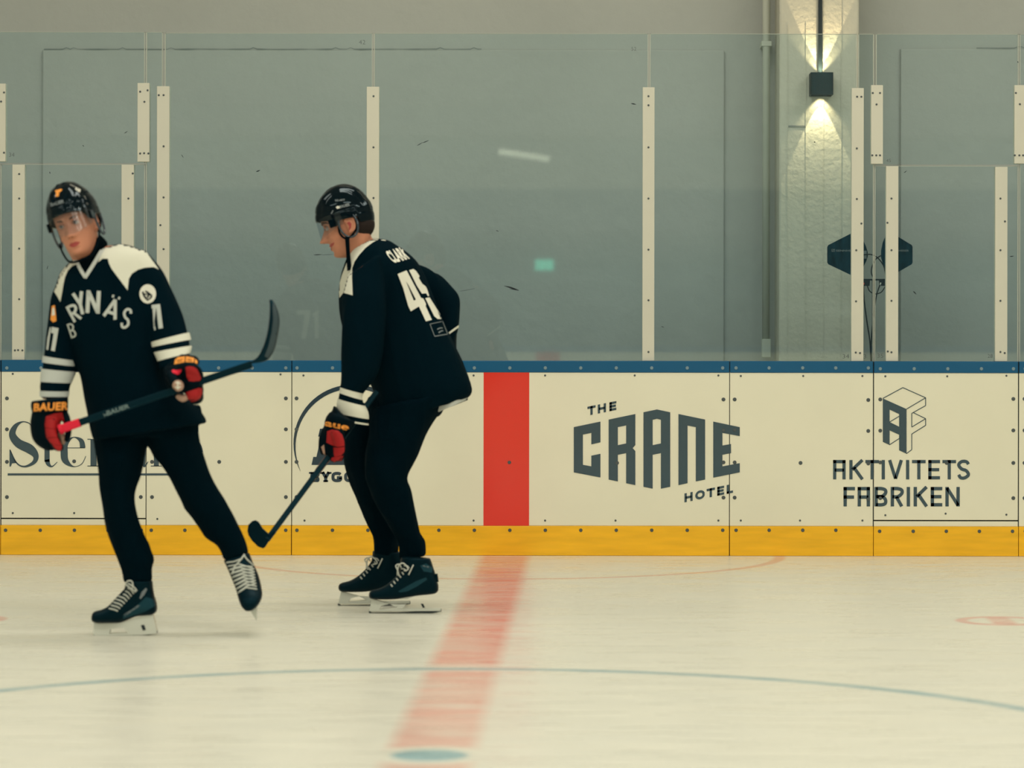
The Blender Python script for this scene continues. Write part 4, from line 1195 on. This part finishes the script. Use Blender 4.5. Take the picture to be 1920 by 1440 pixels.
# first stick
DS = D1-.30
def stick_shaft(x0, y0, d0, x1, y1, d1, wpx, D0, t=.020):
    a, b = W(x0, y0, D0+d0), W(x1, y1, D0+d1)
    ax = (b-a).normalized(); up = Vector((0, 1, 0)); s_ = ax.cross(up).normalized(); up = s_.cross(ax).normalized()
    hw = wpx*(D0+d0)/F/2
    V = []
    for p in (a, b):
        for u, v in ((-1, -.7), (-.7, -1), (.7, -1), (1, -.7), (1, .7), (.7, 1), (-.7, 1), (-1, .7)): V.append(p+s_*u*hw+up*v*t/2)
    Fc = [[i, (i+1) % 8, 8+(i+1) % 8, 8+i] for i in range(8)]+[list(range(8))[::-1], list(range(8, 16))]
    return V, Fc
st1 = obj('hockey_stick', *stick_shaft(116, 803.5, 0, 472, 683, 0, 13.5, DS), M['stick'])
tag(st1, 'dark stick with red taped end held across the body of the left skater', 'hockey stick', 'hockey sticks')
obj('grip_tape', *stick_shaft(113, 805, 0, 150, 792, 0, 16, DS, .024), M['pinktape'], st1)
obj('end_knob', *tpx([(111, 806, 0, 9.5), (117, 803.5, 0, 10)], DS, N=14, per=1), M['pinktape'], st1, True)
bs = bvh_of(st1)
decal('lettering', quad_text('BAUER', [(199, 771), (242, 757), (243, 764), (201, 779)], .05), bs, M['stickprint'], st1, 4, .001)
decal('lettering', poly([(193, 775), (197, 778), (202, 771), (200, 783), (197, 784)]), bs, M['stickprint'], st1, 4, .001)
# blade: curved strip with height along the depth and a cupped face
bl = [(455, 684, 492, 679, 0, .006), (480, 672, 503, 674, 0, .013), (493, 651, 514, 657, -.005, .020), (501, 625, 521, 628, -.010, .024), (505, 598, 524, 600, -.013, .022), (506, 575, 519, 577, -.014, .016), (505, 562, 511, 562, -.014, .006)]
obj('stick_blade', *loft(bl, DS, per=8, N=24, power=2.8), M['stick'], st1, True)
bs = bvh_of(st1.children[-1])
rim = [(499, 676), (509, 655), (516, 628), (519, 600), (515, 577)]
decal('blade_sheen', flat2d([[(503, 672), (513, 656), (520, 628), (523, 600), (518, 578), (512, 566), (511, 578), (512, 600), (509, 625), (503, 650), (496, 668)]]), bs, M['sticksheen'], st1, 3, .001)

# skates of the first skater
Zk = lambda pts: zp(pts, 150, 1000, 5.189)
bsec = [(171.5, 1156, 172, 1164, 0, .012), (176, 1147, 177, 1167, 0, .036), (190, 1143, 190, 1168, 0, .045), (203, 1136, 205, 1168, 0, .047), (220, 1118, 222, 1168, 0, .044), (238, 1100, 238, 1163, 0, .042), (258, 1092, 256, 1156, 0, .042), (278, 1095, 276, 1154, 0, .042), (290, 1120, 289, 1151, 0, .036), (294, 1136, 294, 1146, 0, .02)]
ssec = [(236, 1088, 286, 1088, 0, .052), (234, 1102, 287, 1102, 0, .050), (234, 1120, 290, 1120, 0, .046), (236, 1140, 293, 1140, 0, .042)]
hold = Zk([(140, 872), (390, 868), (540, 825), (600, 800), (715, 792), (752, 945), (745, 972), (600, 985), (300, 1012), (160, 1002), (135, 985)])
hole = Zk([(300, 930), (430, 915), (470, 968), (290, 975)]); hole2 = Zk([(405, 885), (530, 850), (520, 862), (430, 900), (390, 905)])
runr = Zk([(128, 985), (160, 1000), (300, 1008), (600, 982), (735, 950), (752, 940), (755, 968), (600, 1005), (300, 1030), (170, 1022), (135, 1008)])
lac = []
for i in range(8):
    x = 455-20*i; y = 560+24*i*.9
    lac.append(Zk([(460-22*i-25, 520+30*i), (460-22*i+35, 548+28*i), (460-22*i+62, 590+24*i)]))
lace_l = [[(235, 1098, -.05), (239, 1090, -.06), (247, 1090, -.06), (249, 1100, -.062), (244, 1106, -.06)], [(240, 1094, -.06), (250, 1100, -.065), (257, 1108, -.066)], [(236, 1096, -.055), (246, 1104, -.065), (255, 1110, -.066)]]
S1 = side_skate(P1, D1, bsec, ssec, hold, [hole], runr, lac, lace_l,
    [('side_panel', poly(Zk([(420, 800), (575, 685), (640, 620), (720, 640), (738, 700), (640, 760), (420, 835)])), M['bootpanel']),
     ('lettering', poly(Zk([(425, 790), (578, 688), (585, 705), (430, 812)])), M['greyprint']),
     ('side_mark', poly(Zk([(578, 630), (600, 570), (640, 530), (655, 545), (625, 600), (590, 640)])), M['greyprint'])])
obj('blade_mark', *prism(Zk([(592, 895), (622, 888), (642, 938), (612, 946)]), D1-.0155, .002), M['seam'], S1)
S1['label'] = 'planted black skate with white laces'
# raised skate seen from the front
fsec = [(419, 1050, 467, 1036, .09, .055), (426, 1064, 474, 1055, .085, .062), (435, 1085, 484, 1078, .05, .070), (443, 1106, 490, 1102, .0, .065), (447, 1122, 491.5, 1118, -.04, .055), (453, 1137, 485, 1134, -.065, .04), (461, 1146, 473, 1145, -.075, .02)]
me = union([loft(fsec, D1, per=8, N=32, power=2.4)], .005, 4)
S2 = mesh_obj('skate', me, M['boot'], P1); S2['label'] = 'raised black skate seen toe on'
sb = bvh_of(S2)
# laces zigzag
for i in range(8):
    l0 = (1440+14*i, 300+37*i); r0 = (1685+4*i, 330+28*i)
    pts = [(l0[0], l0[1]+20), ((l0[0]+r0[0])/2-10, (l0[1]+r0[1])/2-14), (r0[0]+8, r0[1]+18)]
    stitched('lace', Zk(pts), sb, .0034, M['lace'], S2, lift=.0015)
    if i < 7: stitched('lace', Zk([(l0[0]+20, l0[1]+50), ((l0[0]+r0[0])/2+5, (l0[1]+r0[1])/2+5), (r0[0]-8, r0[1]-5)]), sb, .0030, M['lace'], S2, lift=.003)
stitched('lace', Zk([(1600, 205), (1560, 260), (1500, 330), (1480, 400)]), sb, .0034, M['lace'], S2, lift=.005)
stitched('lace', Zk([(1595, 215), (1630, 260), (1690, 315)]), sb, .0034, M['lace'], S2, lift=.005)
stitched('lace', Zk([(1425, 285), (1500, 275), (1580, 245)]), sb, .0034, M['lace'], S2, lift=.004)
V, Fc = [], []
for (x0, x1, y, d) in ((467, 482, 1140, -.055), (480.5, 482, 1164, -.045)):
    for dd in (0, .26):
        for x in (x0, x1): V.append(W(x-dd*60, y-dd*170, D1+d+dd))
Fc = [[0, 1, 3, 2], [4, 6, 7, 5], [0, 4, 5, 1], [2, 3, 7, 6], [0, 2, 6, 4], [1, 5, 7, 3]]
obj('blade_holder', V, Fc, M['holder'], S2)

# =============================== second skater: bending, seen from behind the shoulder ===============================
D2 = 13.0
E2 = place((611.5, 430.5), D2-.02, radians(-92), radians(19), radians(0), (1.10, 1.13, 1.15))
neck2 = loft([(640, 452, 692, 424, -.01, .058), (650, 470, 695, 440, -.01, .062), (658, 492, 705, 462, 0, .07)], D2, N=28)
TOR2 = [(659, 468, 696, 447, .0, .07), (648, 494, 724, 450, .0, .12), (640, 522, 760, 472, .02, .17), (637, 556, 788, 500, .03, .19), (640, 600, 814, 562, .03, .19), (655, 650, 849, 640, .02, .185), (680, 690, 867, 680, .01, .18), (702, 735, 879, 712, 0, .175), (704, 765, 884, 733, 0, .17), (700, 801, 878, 744, 0, .165)]
SLN = [(652, 520, 712, 478, -.13, .08), (643, 560, 722, 540, -.19, .085), (641, 610, 722, 605, -.23, .08), (641, 660, 716, 665, -.25, .078), (641, 705, 704, 708, -.27, .072), (639, 730, 678, 742, -.29, .058), (633, 762, 689, 774, -.30, .058), (640, 788, 689, 797, -.30, .055)]
SLF = [(730, 480, 792, 500, .16, .08), (775, 560, 820, 512, .20, .085), (795, 600, 846, 536, .22, .08), (812, 612, 861, 558, .22, .075), (822, 622, 861, 590, .20, .07), (828, 640, 858, 618, .18, .06), (830, 655, 852, 642, .16, .05)]
LG2N = [(695, 765, 850, 735, -.05, .14), (692, 815, 806, 800, -.08, .125), (686, 858, 782, 855, -.10, .11), (687, 895, 763, 895, -.12, .098), (700, 932, 772, 925, -.11, .088), (716, 965, 781, 962, -.09, .08), (732, 995, 787, 1000, -.07, .07), (745, 1018, 796, 1016, -.06, .062), (750, 1048, 797, 1042, -.06, .058)]
LG2F = [(665, 760, 790, 740, .12, .12), (648, 820, 750, 820, .14, .115), (646, 862, 730, 865, .15, .10), (658, 908, 735, 905, .16, .09), (676, 950, 748, 945, .17, .082), (689, 985, 752, 980, .18, .072), (698, 1012, 748, 1008, .19, .065), (702, 1040, 746, 1038, .19, .058)]
body = union([xf(E2, p) for p in head_parts(1.65, .93)]+[neck2]+[loft(shrink(t, .86), D2) for t in (TOR2, SLN, SLF, LG2N, LG2F)]
             +[ellipsoid(W(630, 830, D2-.3), (.03, .035, .05)), ellipsoid(W(842, 655, D2+.17), (.03, .03, .05))], .0042, 2)
P2 = mesh_obj('person', body, M['skin'])
body_tag(P2, 'hockey player in number 45 jersey bending forward in profile, stick pointing down')
bvb = bvh_of(P2)
face(E2, P2, bvb, smile=True)
decal('mouth', poly([(617.5, 459), (621, 457), (627, 454.5), (625, 460), (621, 463.5), (618, 462)]), bvb, M['lip'], P2, 1.5, .001, .1)
decal('eyelid', poly([(606.5, 428.5), (611, 426.5), (617, 428.5), (613, 432.5), (608, 431.5)]), bvb, M['brow'], P2, 1.5, .0012, .1)
decal('eyebrow', poly([(600.5, 420), (604, 416.5), (611, 416.5), (618, 420.5), (610, 420), (603, 422.5)]), bvb, M['brow'], P2, 1.5, .0012, .1)
decal('ear_shade', poly([(650, 418), (655, 415.5), (659, 419), (658, 427), (654, 433), (655, 424), (652, 420)]), bvb, M['lip'], P2, 1.5, .001, .1)  # dark red patch painting the shade into the ear hollow
H2, V2_ = helmet(E2, P2, 1.0, .120, .099, .020)
bh2 = bvh_of(H2)
Zh = lambda pts: zp(pts, 570, 330, 9)
decal('lettering', zs(quad_text('BAUER', [(590, 505), (772, 455), (778, 500), (600, 545)], .06), 570, 330, 9), bh2, M['greyprint'], H2, 2, .0015)
decal('lettering', poly(Zh([(535, 530), (560, 505), (610, 510), (600, 545), (560, 555)])), bh2, M['number'], H2, 2, .0015)
decal('lettering', zs(quad_text('RE-AKT', [(525, 398), (690, 388), (690, 415), (527, 428)], .05), 570, 330, 9), bh2, M['greyprint'], H2, 2, .0015)
decal('helmet_mark', poly(Zh([(480, 575), (500, 580), (470, 640), (450, 635)])), bh2, M['greyprint'], H2, 2, .0015)
obj('hair', *xf(E2, ellipsoid((0, .036, -.022), (.076, .063, .058), 20)), M['hair'], P2, True)
obj('chin_strap', *prism([(646.5, 444), (655, 444), (656, 470), (659.5, 506), (651, 508), (649, 475)], D2-.125, .004), M['strap'], P2)
obj('ear_strap', *tpx([(635, 425, -.11), (637, 437, -.115), (645, 446, -.12), (654, 446, -.12), (664, 436, -.115), (668, 424, -.11)], D2, .0045, N=8, per=4), M['strap'], P2, True)

jm = union([loft(TOR2, D2, per=8, N=48, power=2.3), loft(SLN, D2, per=8, N=32), loft(SLF, D2, per=8, N=32)], .008, 5)
wrinkle(jm, .004, (7, 7, 2), 5)
J2 = mesh_obj('jersey', jm, M['jersey'], P2); J2['label'] = 'black hockey jersey with a white number on the back'
bvj = bvh_of(J2)
for sl, rr in ((SLN, ((4.86, 5.22), (5.55, 6.42), (6.78, 6.99))), (SLF, ((4.72, 4.92),))):
    for a0, a1 in rr:
        V, Fc = loft(sl, D2, per=24, N=40, t0=a0, t1=a1, grow=.0045)
        obj('sleeve_stripe', V, Fc[:-2], M['jwhite'], J2, True)
Z3 = lambda pts: zp(pts, 560, 330, 4)
decal('shoulder_yoke', poly(Z3([(530, 462), (600, 474), (552, 500), (500, 540), (455, 590), (420, 640), (402, 690), (400, 760), (405, 895), (335, 876), (305, 915), (300, 830), (325, 740), (360, 650), (390, 560), (400, 520), (460, 480)])), bvj, M['jwhite'], J2, 2, .006, .3)
decal('shoulder_yoke', poly(Z3([(606, 466), (650, 468), (655, 486), (620, 482)])), bvj, M['jwhite'], J2, 3, .0035, .12)
decal('collar', zs(vstroke([(395, 560, 34), (440, 500, 36), (530, 462, 30)], 3), 560, 330, 4), bvj, M['jwhite'], J2, 2.5, .006, .12)
Z5 = lambda pts: zp(pts, 720, 430, 6.26)
four = flat2d([Z5([(160, 525), (265, 482), (435, 805), (462, 812), (495, 880), (488, 900), (562, 1062), (492, 1080), (410, 905), (315, 962), (285, 900), (225, 690)]), Z5([(258, 610), (285, 650), (375, 825), (350, 838)])])
five = join(poly(Z5([(295, 480), (345, 465), (378, 490), (418, 550), (408, 570), (450, 640), (490, 670), (510, 710), (530, 780), (515, 785), (495, 750), (445, 755), (385, 660)])), poly(Z5([(485, 808), (535, 798), (640, 965), (685, 1035), (670, 1052), (630, 1052), (590, 1020), (540, 920)])))
for g_ in (four, five): decal('back_number', g_, bvj, M['number'], J2, 2.5, .004, .08)
decal('name_lettering', zs(quad_text('CLARK', [(8, 268), (220, 205), (300, 335), (110, 390)], .045), 720, 430, 6.26), bvj, M['number'], J2, 2.5, .004, .08)
decal('patch_frame', zs(join(seg(985, 1110, 1080, 1090, 5), seg(1080, 1090, 1118, 1185, 5), seg(1118, 1185, 1020, 1202, 7), seg(1020, 1202, 985, 1110, 5), vstroke([(1040, 1150, 10), (1060, 1140, 8), (1080, 1140, 8)]), vstroke([(1050, 1175, 12), (1075, 1160, 8), (1082, 1165, 8)])), 560, 330, 4), bvj, M['greyprint'], J2, 2.5, .004, .08)
# shirt tail under the hem
obj('undershirt', *loft([(800, 770, 880, 730, .02, .15), (815, 775, 877, 748, .02, .148), (828, 767, 877, 744, .02, .14)], D2, N=32), M['jgrey'], P2, True)
obj('shorts_hem', *loft([(826, 756, 878, 738, .02, .13), (828, 769, 877, 750, .02, .128)], D2, N=32), M['under'], P2, True)

pm = union([loft(LG2N, D2, per=8, N=36), loft(LG2F, D2, per=8, N=36), loft([(690, 745, 855, 715, .02, .14), (690, 790, 825, 780, .02, .14)], D2, N=36)], .008, 5)
wrinkle(pm, .005, (8, 8, 3), 2)
mesh_obj('trousers', pm, M['pants'], P2)

# near glove
Zn = lambda pts: zp(pts, 540, 700, 6)
DN = D2-.34
cuff = loft([(619, 772, 668, 790, .0, .06), (612, 781, 664, 797, 0, .062), (608, 792, 660, 806, 0, .058)], DN, power=2.5)
flare = loft([(626, 760, 640, 774, 0, .045), (622, 772, 662, 788, 0, .055)], DN)
hand = loft([(608, 795, 652, 806, 0, .05), (605, 815, 646, 815, 0, .048), (604, 835, 647, 835, 0, .046), (608, 852, 647, 852, 0, .040), (622, 866, 642, 864, 0, .028)], DN, power=2.4)
fing = []
for i, dd in enumerate((-.045, -.015, .015, .042)):
    fing.append(tpx([(630, 806, dd-.01, 12), (636, 822, dd-.01, 12), (638, 840, dd-.008, 11), (632, 855, dd, 10), (622, 860-i*2, dd+.01, 8)], DN, N=12, per=4))
thumb = tpx([(612, 806, .0, 8), (606, 820, -.015, 8), (604, 838, -.02, 7), (608, 852, -.02, 6)], DN, N=12, per=4)
G3 = glove(P2, [cuff, flare, hand, thumb]+fing)
gb = bvh_of(G3)
for pl in ([(440, 650), (500, 632), (565, 645), (610, 690), (632, 760), (637, 818), (560, 828), (500, 812), (432, 780)],
           [(510, 832), (560, 836), (637, 826), (636, 880), (600, 925), (520, 940), (510, 870)],
           [(500, 945), (600, 930), (628, 925), (600, 985), (560, 1000), (490, 1005), (485, 960)]):
    decal('finger_pad', poly(Zn(pl)), gb, M['gred'], G3, 2.0, .004, .1)
decal('lettering', zs(quad_text('aue', [(425, 520), (692, 570), (685, 645), (408, 585)], .04), 540, 700, 6), gb, M['orange'], G3, 2, .003, .1)
decal('palm', poly(Zn([(372, 830), (405, 800), (412, 860), (420, 930), (395, 900)])), gb, M['tan'], G3, 2, .003)
# far glove on the hip
G4 = glove(P2, [loft([(833, 636, 857, 622, .18, .045), (836, 650, 856, 640, .17, .05), (838, 668, 856, 664, .15, .05), (842, 684, 856, 680, .14, .03)], D2)]
     +[tpx([(846+2*i, 664, .12+.025*i, 5), (848+2*i, 680, .11+.025*i, 5), (846+2*i, 694, .10+.025*i, 4)], D2, N=10, per=3) for i in range(4)]+[tpx([(840, 650, .10, 5), (838, 664, .09, 5), (840, 676, .09, 4)], D2, N=10, per=3)])

# second stick
DQ = D2-.36
st2 = obj('hockey_stick', *stick_shaft(501, 1012, -.24, 706, 735, .19, 10.5, DQ, .022), M['stick'])
tag(st2, 'dark stick held low in one hand by the bending right skater', 'hockey stick', 'hockey sticks')
obj('worn_tape', *stick_shaft(596, 883.6, -.0407, 622, 848.5, .0138, 12, DQ, .025), M['wearbrown'], st2)
bp_ = zp([(110, 160), (118, 110), (150, 78), (178, 70), (205, 85), (240, 140), (300, 195), (345, 155), (355, 180), (300, 240), (262, 300), (245, 312), (200, 295), (150, 245), (120, 200)], 440, 960, 4.571)
obj('stick_blade', *prism(bp_, DQ-.24, .012), M['stick'], st2)
bs = bvh_of(st2.children[-1])
decal('blade_sheen', poly(zp([(128, 215), (150, 210), (200, 235), (240, 230), (262, 255), (250, 305), (205, 292), (150, 245)], 440, 960, 4.571)), bs, M['sticksheen'], st2, 4, .001)

# skates of the second skater
Zq = lambda pts: zp(pts, 440, 960, 4.571)
DK = D2-.16
def shift(secs, dx, dy): return [(s[0]+dx, s[1]+dy, s[2]+dx, s[3]+dy, s[4], s[5]) for s in secs]
bsec = [(691.5, 1112, 692, 1120, 0, .012), (697, 1107, 697, 1123, 0, .036), (712, 1103, 712, 1124, 0, .045), (728, 1094, 730, 1124, 0, .047), (745, 1078, 748, 1123, 0, .045), (760, 1058, 766, 1120, 0, .043), (780, 1052, 784, 1117, 0, .044), (802, 1056, 805, 1115, 0, .042), (816, 1082, 816, 1113, 0, .036), (822, 1096, 822, 1108, 0, .018)]
ssec = [(752, 1044, 807, 1047, 0, .054), (750, 1060, 812, 1062, 0, .052), (748, 1078, 817, 1078, 0, .048), (752, 1096, 821, 1098, 0, .043)]
hold = Zq([(1180, 742), (1400, 742), (1480, 745), (1560, 715), (1735, 700), (1768, 825), (1765, 845), (1400, 862), (1200, 868), (1155, 850), (1168, 790)])
holes = [Zq([(1260, 800), (1330, 785), (1390, 815), (1240, 832)]), Zq([(1400, 790), (1470, 790), (1440, 825), (1380, 828)])]
runr = Zq([(1150, 845), (1180, 862), (1400, 858), (1700, 842), (1770, 826), (1772, 852), (1700, 866), (1400, 880), (1180, 884), (1150, 868)])
lac = [Zq([(1330+24*i-22, 600-26*i+16), (1330+24*i+8, 612-26*i+8), (1330+24*i+22, 640-26*i)]) for i in range(7)]
lps = [[(745, 1078, -.05), (747, 1062, -.058), (754, 1056, -.06), (761, 1060, -.06), (765, 1068, -.06), (757, 1070, -.06)], [(748, 1080, -.055), (745, 1068, -.056), (742, 1061, -.05), (748, 1058, -.05), (752, 1064, -.055)]]
rod = [[(775, 1059, -.06), (766, 1078, -.062)]]
S3 = side_skate(P2, DK, bsec, ssec, hold, holes, runr, lac, lps+rod,
     [('side_panel', poly(Zq([(1400, 680), (1470, 640), (1560, 590), (1640, 560), (1650, 580), (1560, 640), (1480, 680), (1420, 690)])), M['bootpanel']),
      ('side_panel', poly(Zq([(1590, 460), (1640, 440), (1700, 480), (1690, 520), (1620, 510)])), M['bootpanel']),
      ('lettering', poly(Zq([(1612, 456), (1665, 466), (1664, 478), (1612, 466)])), M['greyprint'])])
obj('blade_mark', *prism(Zq([(1595, 786), (1615, 786), (1632, 820), (1612, 822)]), DK-.0155, .002), M['seam'], S3)
obj('heel_tab', *prism(Zq([(1718, 530), (1738, 530), (1748, 598), (1728, 598)]), DK, .03), M['boot'], S3)
S3['label'] = 'near black skate of the bending skater'
DF = D2+.19
dx, dy = -57, -14
hold2 = [(x+dx-1, y+dy) for x, y in hold]; runr2 = [(x+dx-1, y+dy) for x, y in runr]
S4 = side_skate(P2, DF, shift(bsec, dx, dy), shift(ssec, dx+4, dy+2), hold2, [[(x+dx, y+dy) for x, y in h_] for h_ in holes], runr2,
     [[(x+dx, y+dy) for x, y in L] for L in lac], [[(x+dx-1, y+dy+2, d) for x, y, d in L] for L in lps+rod], [])
S4['label'] = 'far black skate partly behind the near one'
